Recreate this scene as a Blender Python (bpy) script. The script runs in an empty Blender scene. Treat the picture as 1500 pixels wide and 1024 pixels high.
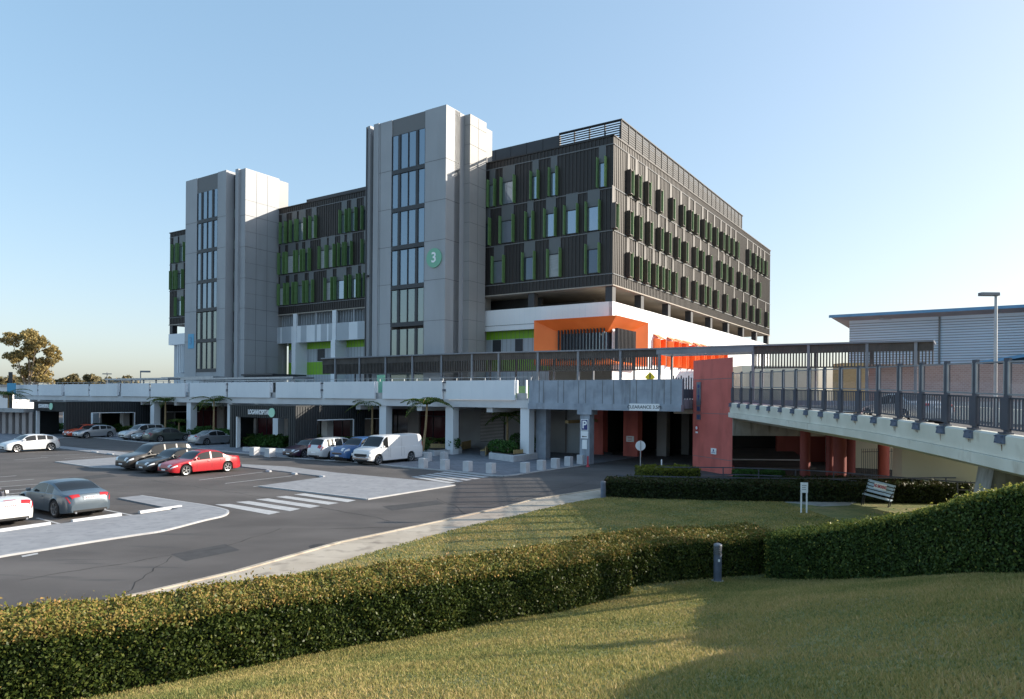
import bpy, bmesh, math, random
import numpy as np
from mathutils import Vector, Matrix
random.seed(7); rng = np.random.default_rng(7)
SC = bpy.context.scene; COL = SC.collection
rad = math.radians
# ------------------------------------------------------------------ camera geometry, used to measure the place
F, VH, H, ROLL, YAW = 1025., 584., 4.9, .0083, .586
cr, sr = math.cos(ROLL), math.sin(ROLL)
AX, BX = (-math.cos(YAW), math.sin(YAW)), (math.sin(YAW), math.cos(YAW))   # along the front, and back along the side
C0 = (9.68, 68.)                                                            # the building's near corner
def ray(u, v):
    dx, dy = u-750, v-VH
    return ((dx*cr+dy*sr)/F, 1., -(-dx*sr+dy*cr)/F)
def G(u, v, z=0.):
    r = ray(u, v); t = (z-H)/r[2]; return (r[0]*t, t, z)
def Dp(u, v, d):
    r = ray(u, v); return (r[0]*d, d, H+r[2]*d)
def W(a, b, z=0.): return (C0[0]+AX[0]*a+BX[0]*b, C0[1]+AX[1]*a+BX[1]*b, z)
def ab(p):
    x, y = p[0]-C0[0], p[1]-C0[1]; return (x*AX[0]+y*AX[1], x*BX[0]+y*BX[1])
def onb(u, v, b):
    r = ray(u, v); t = (b+C0[0]*BX[0]+C0[1]*BX[1])/(r[0]*BX[0]+r[1]*BX[1])
    return (ab((r[0]*t, t))[0], H+r[2]*t)
def ona(u, v, a):
    r = ray(u, v); t = (a+C0[0]*AX[0]+C0[1]*AX[1])/(r[0]*AX[0]+r[1]*AX[1])
    return (ab((r[0]*t, t))[1], H+r[2]*t)
RF = -YAW                    # rotation of something whose local x runs right along the front
RS = math.pi/2-YAW           # ... along the side, to the back
# ------------------------------------------------------------------ mesh builder
class MB:
    def __init__(s, T=None): s.v, s.f, s.m, s.T, s.mi = [], [], [], T, 0
    def add(s, vs, fs, mi=None):
        n = len(s.v)
        for p in vs: s.v.append(tuple(s.T(*p)) if s.T else tuple(p))
        for f in fs: s.f.append([i+n for i in f]); s.m.append(s.mi if mi is None else mi)
        return s
    def box(s, x0, x1, y0, y1, z0, z1, mi=None):
        return s.add([(x0,y0,z0),(x1,y0,z0),(x1,y1,z0),(x0,y1,z0),(x0,y0,z1),(x1,y0,z1),(x1,y1,z1),(x0,y1,z1)],
                     [(0,3,2,1),(4,5,6,7),(0,1,5,4),(1,2,6,5),(2,3,7,6),(3,0,4,7)], mi)
    def prism(s, poly, z0, z1, mi=None):
        n = len(poly); f0 = z0 if callable(z0) else (lambda *a: z0); f1 = z1 if callable(z1) else (lambda *a: z1)
        vs = [(p[0],p[1],f0(p[0],p[1])) for p in poly]+[(p[0],p[1],f1(p[0],p[1])) for p in poly]
        return s.add(vs, [tuple(range(n-1,-1,-1)), tuple(range(n,2*n))]+[(i,(i+1)%n,n+(i+1)%n,n+i) for i in range(n)], mi)
    def sheet(s, poly, z, mi=None): return s.add([(p[0],p[1],z) for p in poly], [tuple(range(len(poly)))], mi)
    def bar(s, p, q, w, h, mi=None):      # a box from p to q, w wide, h high
        p, q = Vector(p), Vector(q); d = (q-p).normalized()
        u = Vector((0,0,1)) if abs(d.z) < .99 else Vector((0,1,0))
        x = d.cross(u).normalized()*(w/2); y = x.cross(d).normalized()*(h/2)
        vs = [p-x-y,p+x-y,p+x+y,p-x+y,q-x-y,q+x-y,q+x+y,q-x+y]
        return s.add(vs, [(0,3,2,1),(4,5,6,7),(0,1,5,4),(1,2,6,5),(2,3,7,6),(3,0,4,7)], mi)
    def cyl(s, p, q, r0, r1=None, n=12, mi=None, caps=True):
        if r1 is None: r1 = r0
        p, q = Vector(p), Vector(q); d = (q-p).normalized()
        u = Vector((0,0,1)) if abs(d.z) < .99 else Vector((1,0,0))
        x = d.cross(u).normalized(); y = d.cross(x)
        vs = []
        for c, r in ((p,r0),(q,r1)):
            for i in range(n):
                t = 2*math.pi*i/n; vs.append(c+x*(r*math.cos(t))+y*(r*math.sin(t)))
        fs = [(i,(i+1)%n,n+(i+1)%n,n+i) for i in range(n)]
        if caps: fs += [tuple(range(n-1,-1,-1)), tuple(range(n,2*n))]
        return s.add(vs, fs, mi)
    def tube(s, pts, rs, n=7, mi=None):
        for i in range(len(pts)-1): s.cyl(pts[i], pts[i+1], rs[i], rs[i+1], n, mi, caps=(i in (0,len(pts)-2)))
        return s
    def build(s, name, mats, parent=None, local=False, smooth=False, recalc=True, bevel=0):
        me = bpy.data.meshes.new(name)
        off = Vector((0,0,0)) if (parent is None or local) else parent.matrix_world_loc if hasattr(parent,'matrix_world_loc') else wloc(parent)
        me.from_pydata([(v[0]-off[0],v[1]-off[1],v[2]-off[2]) for v in s.v], [], s.f)
        if not isinstance(mats, (list,tuple)): mats = [mats]
        for m in mats: me.materials.append(m)
        me.polygons.foreach_set('material_index', s.m)
        if recalc:
            bm = bmesh.new(); bm.from_mesh(me); bmesh.ops.recalc_face_normals(bm, faces=bm.faces); bm.to_mesh(me); bm.free()
        if smooth:
            me.polygons.foreach_set('use_smooth', [True]*len(me.polygons))
            me.set_sharp_from_angle(angle=rad(38))
        me.update()
        o = bpy.data.objects.new(name, me); COL.objects.link(o)
        if parent is not None: o.parent = parent
        if bevel:
            b = o.modifiers.new('b','BEVEL'); b.width = bevel; b.segments = 2; b.limit_method = 'ANGLE'
        return o
def wloc(o):
    l = Vector(o.location)
    while o.parent: o = o.parent; l += Vector(o.location)
    return l
def tag(o, label=None, cat=None, group=None, kind=None):
    if label: o['label'] = label
    if cat: o['category'] = cat
    if group: o['group'] = group
    if kind: o['kind'] = kind
    return o
def empty(name, loc, label=None, cat=None, group=None, rz=0):
    o = bpy.data.objects.new(name, None); COL.objects.link(o); o.location = loc; o.rotation_euler = (0,0,rz)
    o.empty_display_size = .2
    return tag(o, label, cat, group)
def kids(o): return [c for c in COL.objects if c.parent == o]
def copy_tree(o, parent=None, src=None):
    c = o.copy(); COL.objects.link(c)
    if parent: c.parent = parent
    for ch in CH.get(o.name, []): copy_tree(ch, c)
    return c
CH = {}
def remember(o):
    for c in [x for x in COL.objects if x.parent is not None]:
        pass
def index_children():
    CH.clear()
    for x in COL.objects:
        if x.parent: CH.setdefault(x.parent.name, []).append(x)
# ------------------------------------------------------------------ materials
def mat(name, c1, c2=None, scale=1., rough=.7, metal=0., bump=0., stretch=(1,1,1), detail=4, rr=0., spec=None, bscale=None, c3=None, lo=.38, hi=.62):
    m = bpy.data.materials.new(name); m.use_nodes = True; nt = m.node_tree; N = nt.nodes; b = N['Principled BSDF']
    b.inputs['Roughness'].default_value = rough; b.inputs['Metallic'].default_value = metal
    if spec is not None: b.inputs['Specular IOR Level'].default_value = spec
    b.inputs['Base Color'].default_value = (*c1, 1)
    if c2 or bump:
        tc = N.new('ShaderNodeTexCoord'); mp = N.new('ShaderNodeMapping'); mp.inputs['Scale'].default_value = stretch
        nt.links.new(tc.outputs['Object'], mp.inputs[0])
    if c2:
        n = N.new('ShaderNodeTexNoise'); n.inputs['Scale'].default_value = scale; n.inputs['Detail'].default_value = detail
        nt.links.new(mp.outputs[0], n.inputs['Vector'])
        r = N.new('ShaderNodeValToRGB'); r.color_ramp.elements[0].position = lo; r.color_ramp.elements[1].position = hi
        r.color_ramp.elements[0].color = (*c1,1); r.color_ramp.elements[1].color = (*c2,1)
        if c3: e = r.color_ramp.elements.new((lo+hi)/2); e.color = (*c3,1)
        nt.links.new(n.outputs['Fac'], r.inputs[0]); nt.links.new(r.outputs[0], b.inputs['Base Color'])
        m['ramp'] = r.name
    if bump:
        n2 = N.new('ShaderNodeTexNoise'); n2.inputs['Scale'].default_value = bscale or scale*6; n2.inputs['Detail'].default_value = 5
        nt.links.new(mp.outputs[0], n2.inputs['Vector'])
        bp = N.new('ShaderNodeBump'); bp.inputs['Strength'].default_value = bump; bp.inputs['Distance'].default_value = .05
        nt.links.new(n2.outputs['Fac'], bp.inputs['Height']); nt.links.new(bp.outputs[0], b.inputs['Normal'])
    return m
def overlay(m, c, scale, lo, hi, stretch=(1,1,1), rot=(0,0,0)):     # a second layer of stains over a material
    nt = m.node_tree; N = nt.nodes; b = N['Principled BSDF']; src = b.inputs['Base Color'].links
    tc = N.new('ShaderNodeTexCoord'); mp = N.new('ShaderNodeMapping'); mp.inputs['Scale'].default_value = stretch; mp.inputs['Rotation'].default_value = rot
    nt.links.new(tc.outputs['Object'], mp.inputs[0])
    n = N.new('ShaderNodeTexNoise'); n.inputs['Scale'].default_value = scale; n.inputs['Detail'].default_value = 6
    nt.links.new(mp.outputs[0], n.inputs['Vector'])
    mr = N.new('ShaderNodeMapRange'); mr.inputs[1].default_value = lo; mr.inputs[2].default_value = hi
    nt.links.new(n.outputs['Fac'], mr.inputs[0])
    mx = N.new('ShaderNodeMix'); mx.data_type = 'RGBA'; nt.links.new(mr.outputs[0], mx.inputs['Factor'])
    if src: nt.links.new(src[0].from_socket, mx.inputs[6])
    else: mx.inputs[6].default_value = b.inputs['Base Color'].default_value
    mx.inputs[7].default_value = (*c,1)
    nt.links.new(mx.outputs[2], b.inputs['Base Color']); return m
def leafmat(name, cols, rough=.5, trans=.25):
    m = bpy.data.materials.new(name); m.use_nodes = True; nt = m.node_tree; N = nt.nodes; b = N['Principled BSDF']
    at = N.new('ShaderNodeAttribute'); at.attribute_name = 'rnd'
    r = N.new('ShaderNodeValToRGB'); el = r.color_ramp.elements
    el[0].color = (*cols[0],1); el[1].color = (*cols[-1],1)
    for i, c in enumerate(cols[1:-1]): e = el.new((i+1)/(len(cols)-1)); e.color = (*c,1)
    nt.links.new(at.outputs['Fac'], r.inputs[0]); nt.links.new(r.outputs[0], b.inputs['Base Color'])
    b.inputs['Roughness'].default_value = rough; b.inputs['Specular IOR Level'].default_value = .18
    if trans:
        t = N.new('ShaderNodeBsdfTranslucent'); nt.links.new(r.outputs[0], t.inputs[0])
        mx = N.new('ShaderNodeMixShader'); mx.inputs[0].default_value = trans
        nt.links.new(b.outputs[0], mx.inputs[1]); nt.links.new(t.outputs[0], mx.inputs[2])
        nt.links.new(mx.outputs[0], N['Material Output'].inputs[0])
    return m
M = {}
M['dark_clad'] = mat('dark_clad', (.026,.022,.0205), (.035,.030,.028), .3, .55, .05)
overlay(M['dark_clad'], (.045,.039,.036), .35, .5, .75, (1,1,.15))
M['rib'] = mat('rib', (.05,.043,.039), None, 1, .5, .1)
M['side_spandrel'] = mat('side_spandrel', (.06,.053,.048), (.12,.108,.098), .35, .5)
M['dark_grey'] = mat('dark_grey', (.035,.037,.043), (.045,.047,.053), .6, .5)
M['brown_shade'] = mat('brown_shade', (.075,.055,.047), (.09,.068,.058), 1, .5)
M['green_side'] = mat('green_side', (.20,.33,.14), (.23,.37,.17), 1, .5)
M['screen'] = mat('screen', (.016,.018,.022), (.022,.025,.03), .8, .6)
M['tower'] = mat('tower', (.35,.365,.385), (.38,.395,.415), .25, .55)
overlay(M['tower'], (.31,.32,.335), .5, .5, .72, (1,1,.12))
M['tower_warm'] = mat('tower_warm', (.30,.297,.292), (.33,.327,.322), .3, .55)
M['joint'] = mat('joint', (.19,.195,.20), rough=.8)
M['spandrel'] = mat('spandrel', (.12,.13,.135), rough=.4)
M['green'] = mat('green', (.14,.25,.09), (.16,.29,.11), 2, .5)
M['lime'] = mat('lime', (.22,.46,.03), (.24,.50,.035), .6, .55)
M['white'] = mat('white', (.84,.85,.86), (.88,.89,.90), .35, .5)
M['white_pan'] = mat('white_pan', (.74,.78,.82), (.80,.83,.86), .35, .45)
M['grey_pan'] = mat('grey_pan', (.42,.46,.50), (.46,.50,.54), .35, .5)
M['orange'] = mat('orange', (.90,.19,.035), (.95,.22,.045), .4, .5)
M['soffit'] = mat('soffit', (.36,.32,.27), (.40,.36,.31), .5, .8)
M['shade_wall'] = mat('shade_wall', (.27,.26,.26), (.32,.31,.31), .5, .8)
M['deck_white'] = mat('deck_white', (.78,.80,.83), (.85,.87,.89), .25, .7, bump=.05, bscale=8)
M['beam'] = mat('beam', (.64,.635,.64), (.72,.715,.72), .5, .8, bump=.08, bscale=6)
M['old_conc'] = overlay(mat('old_conc', (.30,.335,.39), (.38,.42,.48), 1.2, .85, bump=.15, bscale=9), (.18,.19,.21), 1.6, .55, .78, (1.2,1.2,.25))
M['conc'] = overlay(mat('conc', (.36,.36,.36), (.45,.45,.44), .8, .85, bump=.15, bscale=9), (.2,.19,.18), 1.3, .56, .75)
M['barrier'] = overlay(mat('barrier', (.70,.67,.57), (.80,.77,.67), .7, .75, bump=.08, bscale=9), (.42,.35,.25), 1.4, .6, .85, (1,1,.5))
M['soffit_conc'] = overlay(mat('soffit_conc', (.30,.28,.25), (.40,.37,.33), 1., .9, bump=.15, bscale=8), (.12,.11,.09), 2., .5, .75, (1.5,1.5,.3))
M['red_dark'] = overlay(mat('red_dark', (.24,.055,.046), (.29,.068,.056), .5, .75), (.16,.04,.03), 1.1, .56, .8, (1,1,.4))
M['red'] = overlay(mat('red', (.58,.14,.115), (.68,.17,.14), .5, .75, bump=.06, bscale=10), (.40,.10,.08), 1.1, .52, .8, (1,1,.3))
M['maroon'] = mat('maroon', (.09,.022,.028), rough=.15)
M['beige'] = mat('beige', (.70,.63,.47), (.76,.69,.53), .4, .85)
M['pinkbeige'] = mat('pinkbeige', (.40,.36,.34), (.46,.41,.39), .6, .8)
M['slat'] = mat('slat', (.085,.09,.115), (.105,.11,.135), 1., .5, .2)
M['batten'] = mat('batten', (.055,.047,.042), (.075,.065,.058), 1.5, .6)
M['steel'] = mat('steel', (.16,.175,.20), (.2,.215,.245), .8, .45, .3)
M['bracket'] = mat('bracket', (.12,.15,.21), (.16,.19,.26), 6, .5, .3)
M['rust'] = mat('rust', (.17,.08,.04), (.26,.15,.09), 9, .9)
M['galv'] = mat('galv', (.35,.37,.40), (.42,.44,.47), 2, .4, .6)
M['black'] = mat('black', (.012,.012,.013), rough=.6)
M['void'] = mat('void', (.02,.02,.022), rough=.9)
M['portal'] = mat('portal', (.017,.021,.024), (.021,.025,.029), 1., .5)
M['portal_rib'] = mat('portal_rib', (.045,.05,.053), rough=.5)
M['asphalt'] = overlay(mat('asphalt', (.080,.071,.067), (.106,.095,.089), .35, .88, bump=.25, bscale=60, detail=8, stretch=(1,1,1)), (.146,.132,.124), .12, .50, .74, (1,2.2,1), (0,0,.6))
overlay(M['asphalt'], (.058,.056,.057), .9, .60, .74, (.25,1.6,1), (0,0,-.5))
overlay(M['asphalt'], (.13,.125,.12), 45., .60, .74)
M['paving'] = overlay(mat('paving', (.27,.275,.29), (.31,.315,.33), 1.1, .85, bump=.1, bscale=30), (.23,.235,.25), 3.2, .5, .7)
M['plaza'] = mat('plaza', (.20,.21,.235), (.25,.26,.285), .8, .8)
M['marking'] = overlay(mat('marking', (.44,.44,.44), (.52,.52,.52), 2, .75), (.2,.2,.2), 14, .60, .72)
M['kerb_edge'] = mat('kerb_edge', (.42,.42,.425), (.48,.48,.485), 1.5, .8)
M['kerb'] = overlay(mat('kerb', (.43,.37,.295), (.51,.445,.36), .6, .9, bump=.2, bscale=25), (.26,.22,.18), 1.6, .52, .72)
M['wood'] = mat('wood', (.42,.30,.13), (.52,.38,.18), 3, .6, stretch=(1,1,8))
M['bollard_c'] = mat('bollard_c', (.52,.52,.53), (.60,.60,.61), 2, .7)
M['soil'] = mat('soil', (.05,.035,.025), (.075,.055,.038), 3, .95, bump=.5, bscale=20)
M['bark'] = mat('bark', (.22,.16,.11), (.32,.25,.18), 3, .9, bump=.3, bscale=14, stretch=(1,1,.4))
M['palm_trunk'] = mat('palm_trunk', (.30,.20,.10), (.38,.27,.14), 8, .9, bump=.3, bscale=30)
M['lawn'] = overlay(overlay(mat('lawn', (.15,.18,.065), (.25,.245,.09), 1.1, .95, bump=.6, bscale=45, detail=8), (.32,.25,.12), .55, .50, .72, (1,1.6,1)), (.10,.125,.045), 6., .52, .68)
M['roofblue'] = mat('roofblue', (.10,.27,.45), (.12,.30,.50), 1, .45)
M['bluewall'] = mat('bluewall', (.50,.61,.72), (.56,.67,.78), .12, .5)
M['roofgrey'] = mat('roofgrey', (.30,.31,.33), rough=.5)
M['hedgecore'] = mat('hedgecore', (.012,.016,.006), rough=1)
M['signw'] = mat('signw', (.92,.93,.94), rough=.4)
M['signb'] = mat('signb', (.03,.045,.20), rough=.4)
M['signred'] = mat('signred', (.55,.05,.07), rough=.5)
M['signyellow'] = mat('signyellow', (.85,.62,.02), rough=.4)
M['signgreen'] = mat('signgreen', (.20,.48,.33), rough=.5)
M['signmint'] = mat('signmint', (.45,.80,.60), rough=.5)
M['signblue'] = mat('signblue', (.10,.38,.60), rough=.5)
M['ink'] = mat('ink', (.02,.03,.05), rough=.5)
M['tyre'] = mat('tyre', (.018,.018,.019), rough=.85)
M['rim'] = mat('rim', (.55,.56,.58), rough=.3, metal=.85)
M['chrome'] = mat('chrome', (.7,.7,.72), rough=.15, metal=1)
M['lens'] = mat('lens', (.75,.78,.8), rough=.08, spec=.8)
M['tail'] = mat('tail', (.45,.02,.025), rough=.15, spec=.7)
M['interior'] = mat('interior', (.30,.26,.22), rough=.7)
def glass(name, c, rough=.05, metal=.75):
    return mat(name, c, rough=rough, metal=metal)
M['glass'] = glass('glass', (.22,.275,.33), .06, .6)
M['glass_low'] = glass('glass_low', (.24,.28,.275), .12, .5)
M['win_dark'] = glass('win_dark', (.10,.12,.15), .05, .6)
M['blind'] = mat('blind', (.30,.32,.33), (.38,.40,.41), 9, .35, stretch=(.1,.1,1))
M['win'] = glass('win', (.28,.33,.39), .05, .7)
M['carglass'] = mat('carglass', (.018,.02,.022), rough=.04, spec=.45)
M['shop'] = mat('shop', (.11,.08,.075), rough=.06, spec=.8)
def clear(name, c, a):      # tinted see-through sheet
    m = bpy.data.materials.new(name); m.use_nodes = True; nt = m.node_tree; N = nt.nodes
    t = N.new('ShaderNodeBsdfTransparent'); t.inputs[0].default_value = (*c,1)
    g = N.new('ShaderNodeBsdfGlossy'); g.inputs['Roughness'].default_value = .06; g.inputs['Color'].default_value = (.8,.78,.78,1)
    mx = N.new('ShaderNodeMixShader'); mx.inputs[0].default_value = a
    nt.links.new(t.outputs[0], mx.inputs[1]); nt.links.new(g.outputs[0], mx.inputs[2]); nt.links.new(mx.outputs[0], N['Material Output'].inputs[0]); return m
M['tint'] = clear('tint', (.93,.87,.86), .2)
def brick(name, c1, c2, mo, scale):
    m = mat(name, c1, rough=.85); nt = m.node_tree; N = nt.nodes
    tc = N.new('ShaderNodeTexCoord'); mp = N.new('ShaderNodeMapping'); mp.inputs['Rotation'].default_value = (rad(90),0,0)
    nt.links.new(tc.outputs['Object'], mp.inputs[0]); t = N.new('ShaderNodeTexBrick')
    t.inputs['Color1'].default_value = (*c1,1); t.inputs['Color2'].default_value = (*c2,1); t.inputs['Mortar'].default_value = (*mo,1)
    t.inputs['Scale'].default_value = scale; t.inputs['Mortar Size'].default_value = .03
    nt.links.new(mp.outputs[0], t.inputs['Vector']); nt.links.new(t.outputs[0], N['Principled BSDF'].inputs['Base Color']); return m
M['brick'] = brick('brick', (.38,.26,.23), (.46,.33,.29), (.5,.42,.38), 1.8)
# ------------------------------------------------------------------ text
def text_mesh(name, s, size, m, parent, loc, rot, ext=.01, align='CENTER', wscale=1., bold=0.):
    cu = bpy.data.curves.new(name, 'FONT'); cu.body = s; cu.size = size; cu.extrude = ext; cu.align_x = align; cu.align_y = 'CENTER'; cu.offset = bold
    t = bpy.data.objects.new(name+'_c', cu); COL.objects.link(t)
    dg = bpy.context.evaluated_depsgraph_get(); me = bpy.data.meshes.new_from_object(t.evaluated_get(dg))
    bpy.data.objects.remove(t); me.materials.clear(); me.materials.append(m); me.name = name
    o = bpy.data.objects.new(name, me); COL.objects.link(o); o.parent = parent
    l = Vector(loc)-(wloc(parent) if parent else Vector((0,0,0)))
    o.location = l; o.rotation_euler = rot; o.scale = (wscale,1,1); return o
# ------------------------------------------------------------------ leaves
def leaf_mesh(name, c, size, m, parent=None, nrm=None, jitter=1., aspect=1.7, rnd=None, off=None):
    """c: (n,3) leaf centres; each a folded quad of a random tilt; nrm biases its facing"""
    n = len(c); d = rng.normal(size=(n,3))*jitter
    if nrm is not None: d = d+nrm
    d /= np.linalg.norm(d, axis=1)[:,None]+1e-9
    t = rng.normal(size=(n,3)); x = np.cross(d, t); x /= np.linalg.norm(x, axis=1)[:,None]+1e-9; y = np.cross(d, x)
    s = (size*rng.uniform(.65,1.35,size=n))[:,None]
    hw, hl = s*.5, s*.5*aspect
    v = np.stack([c-y*hl, c+x*hw+d*s*.12, c+y*hl, c-x*hw+d*s*.12], 1).reshape(-1,3)
    if parent is not None: v = v-np.array(wloc(parent))
    me = bpy.data.meshes.new(name); me.vertices.add(4*n); me.vertices.foreach_set('co', v.ravel().astype(np.float32))
    me.loops.add(4*n); me.loops.foreach_set('vertex_index', np.arange(4*n, dtype=np.int32))
    me.polygons.add(n); me.polygons.foreach_set('loop_start', np.arange(0,4*n,4,dtype=np.int32))
    me.materials.append(m); me.update(calc_edges=True)
    at = me.attributes.new('rnd','FLOAT','FACE'); at.data.foreach_set('value', (rng.random(n) if rnd is None else rnd).astype(np.float32))
    o = bpy.data.objects.new(name, me); COL.objects.link(o)
    if parent is not None: o.parent = parent
    return o
L_hedge = leafmat('hedge_leaf', [(.03,.05,.012),(.06,.085,.018),(.11,.14,.03),(.28,.23,.06),(.42,.25,.09)], .42, .25)  # gold end of the ramp stands for sun on the clipped top
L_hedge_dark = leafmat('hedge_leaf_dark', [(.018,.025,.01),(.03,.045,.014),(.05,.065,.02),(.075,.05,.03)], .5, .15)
L_hedge_r = leafmat('hedge_leaf_right', [(.03,.058,.017),(.06,.10,.024),(.105,.15,.036),(.34,.33,.07),(.60,.52,.12)], .42, .25)  # yellow tones picture the sunlit crest
L_euc = leafmat('gum_leaf', [(.15,.14,.07),(.28,.23,.10),(.45,.34,.13),(.55,.42,.18)], .6, .4)
L_far = leafmat('far_leaf', [(.12,.12,.07),(.2,.17,.09),(.3,.23,.12)], .7, .2)
L_shrub = leafmat('shrub_leaf', [(.03,.07,.018),(.05,.12,.028),(.09,.19,.045)], .5, .2)
L_shrub_y = leafmat('shrub_leaf_yellow', [(.05,.07,.012),(.12,.14,.02),(.2,.2,.03)], .5, .25)
L_palm = leafmat('palm_leaf', [(.03,.07,.012),(.07,.13,.02),(.12,.19,.03)], .5, .3)
L_grass = leafmat('grass_blade', [(.16,.19,.06),(.30,.29,.095),(.46,.37,.14),(.60,.44,.21)], .6, .35)
# ------------------------------------------------------------------ terrain
ctrl = np.array([(-16,6,.2),(-12,7.5,.35),(-9,8.8,.45),(-5.8,10.3,.5),(-3.7,11.7,.5),(-1.3,13.1,.5),(1.4,14.7,.5),(2.6,15.8,.5),(5,17,.5),(6.3,17.2,.5),(7.3,16.2,.75),
 (7.9,15,1.1),(8.2,13.8,1.45),(8.3,12.6,1.8),(8.35,11.4,2.1),(8.4,10,2.45),(8.4,8,2.9),(8.4,5,3.3),(8.4,0,3.5),(0,0,3.3),(0,3.5,2.95),(0,6,2.3),(0,9,1.55),
 (2,12,1.1),(4,14,.95),(4,10,1.7),(4,7,2.4),(4,4,3.1),(-3,3,2.85),(-3,6,2.1),(-3,9,1.3),(-6,5,1.9),(-6,8,1.1),(-10,4,1.3),(5.8,11,1.85),(6,8,2.6),(6,15,.9),
 (-8,13,.3),(-5,15,.35),(-2,17,.35),(1,19,.35),(5,21,.35),(9,21,.6),(11,17,1.2),(12,13,1.8),(12,9,2.6),(12,4,3.4),(0,24,.2),(5,28,.15),(10,30,.1),(15,30,.15),
 (0,32,.06),(5,36,.05),(-9,17,.06),(-7,19,.06),(-2.6,27,.06),(16,22,.6),(20,15,1.8),(25,10,3),(14,35,.05),(20,35,.05),(30,30,.3),(30,38,.1),(-20,12,.1),(0,-8,3.6),(-14,0,2.2),(14,-6,4.0),(30,0,4.5)], float)
def _k(r): return np.where(r > 1e-9, r*r*np.log(r+1e-12), 0)
_P = ctrl[:,:2]; _K = _k(np.linalg.norm(_P[:,None]-_P[None], axis=2))+np.eye(len(_P))*.3
_Q = np.c_[np.ones(len(_P)), _P]; _Aa = np.block([[_K,_Q],[_Q.T,np.zeros((3,3))]])
_w = np.linalg.solve(_Aa, np.r_[ctrl[:,2], 0,0,0])
def zt(x, y):
    x = np.atleast_1d(np.asarray(x, float)); y = np.atleast_1d(np.asarray(y, float)); out = []
    for i in range(0, len(x), 20000):
        p = np.c_[x[i:i+20000], y[i:i+20000]]; r = np.linalg.norm(p[:,None]-_P[None], axis=2)
        out.append(_k(r)@_w[:len(_P)]+_w[-3]+p@_w[-2:])
    return np.maximum(np.concatenate(out), .03)
def zg(x, y): return float(zt(x, y)[0])
# footpath along the road, measured on the ground
road_e = [G(u,v,.0)[:2] for u,v in [(120,893),(215,872),(350,840),(500,797),(650,765),(740,744.7),(780,734),(830,726),(881,718)]]
grass_e = [G(u,v,.0)[:2] for u,v in [(250,893),(330,872),(430,848),(600,797),(700,770),(761,757),(820,742),(850,736),(881,731)]]
road_e = [(-22,6.0),(-15.5,10.5)]+road_e+[(5.6,40.5)]
grass_e = [(-20,4.2),(-13.5,8.5)]+grass_e+[(6.9,36.6)]
def xe(y):
    ys = [p[1] for p in grass_e]; xs = [p[0] for p in grass_e]; return float(np.interp(y, ys, xs))
def structure(): pass
g = MB(); g.sheet([(-400,-60),(400,-60),(400,700),(-400,700)], 0); tag(g.build('ground', M['asphalt']), kind='structure')
# lawn, following the path's edge
ys = np.r_[np.arange(-6, 38.1, .4)]; mb = MB(); nx = 90
rows = []
for y in ys:
    x0 = xe(y)
    if y > 36.6: x0 = 6.9
    xx = x0+(np.linspace(0,1,nx)**1.15)*(36-x0); zz = zt(xx, np.full(nx,y)); zz[0] = .035
    rows.append([(float(a),float(y),float(b)) for a,b in zip(xx,zz)])
vs = [p for r in rows for p in r]; fs = [(j*nx+i, j*nx+i+1, (j+1)*nx+i+1, (j+1)*nx+i) for j in range(len(ys)-1) for i in range(nx-1)]
mb.add(vs, fs); tag(mb.build('lawn', M['lawn'], smooth=True, recalc=False), kind='structure')
# footpath slabs with joints
mb = MB(); n = len(road_e)
for i in range(n-1):
    a0, a1, b0, b1 = [Vector((*p,0)) for p in (road_e[i], road_e[i+1], grass_e[i], grass_e[i+1])]
    k = max(1, round((a1-a0).length/2.2))
    for j in range(k):
        s, e = j/k, (j+1)/k-.012/ max(.3,(a1-a0).length/k)/k
        q = [a0.lerp(a1,s), a0.lerp(a1,e), b0.lerp(b1,e), b0.lerp(b1,s)]
        mb.prism([(p.x,p.y) for p in q], -.05, .045+.006*random.random())
        kk = [a0.lerp(a1,s), a0.lerp(a1,e)]; out = (a0-b0).normalized()*.14
        mb.prism([(kk[0].x+out.x,kk[0].y+out.y),(kk[1].x+out.x,kk[1].y+out.y),(kk[1].x-out.x*.05,kk[1].y-out.y*.05),(kk[0].x-out.x*.05,kk[0].y-out.y*.05)], -.05, .085)
tag(mb.build('footpath', M['kerb']), kind='structure')
# traffic islands (pavements) with kerbs, crosswalks, bay lines
def curve(pts, m=5):
    P = [Vector((p[0],p[1],0)) for p in pts]; out = []
    for i in range(len(P)-1):
        p0, p1, p2, p3 = P[max(i-1,0)], P[i], P[i+1], P[min(i+2,len(P)-1)]
        for j in range(m):
            t = j/m; q = .5*((2*p1)+(p2-p0)*t+(2*p0-5*p1+4*p2-p3)*t*t+(3*p1-p0-3*p2+p3)*t**3); out.append((q.x,q.y))
    out.append((P[-1].x,P[-1].y)); return out
def gp(L): return [G(u,v)[:2] for u,v in L]
def kerbed(polyline, extra, name, m=M['paving']):
    b = MB(); b.mi = 0; b.prism(polyline+extra, -.02, .055)
    for p, q in zip(polyline[:-1], polyline[1:]):
        b.bar((p[0],p[1],.025), (q[0],q[1],.025), .1, .07, 1)
    tag(b.build(name, [m, M['kerb_edge']]), kind='structure')
isl1 = curve(gp([(-60,830),(0,816.7),(60,807),(133,795),(200,784.7),(240,778.4),(296,764),(326,757),(333.8,751),(328,747.5),(304,742),(264,736),(206.4,727.3)]))
kerbed(isl1, gp([(172.8,730.9),(240,744.5),(262,747),(204,755.5),(177.6,757.8),(72,771),(0,781.8),(-60,792)]), 'pavement')
isl2 = gp([(380,713),(460,722.5),(538,732.2),(600,722),(666,711.5)])
kerbed(isl2, gp([(640,707),(600,703.5),(540,698),(492,693.5),(420,684.5),(354,680.8),(354,684.5),(420,692),(478,699.5)]), 'pavement')
isl3 = gp([(81.6,677),(139,685.5),(200,686.5)])
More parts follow.
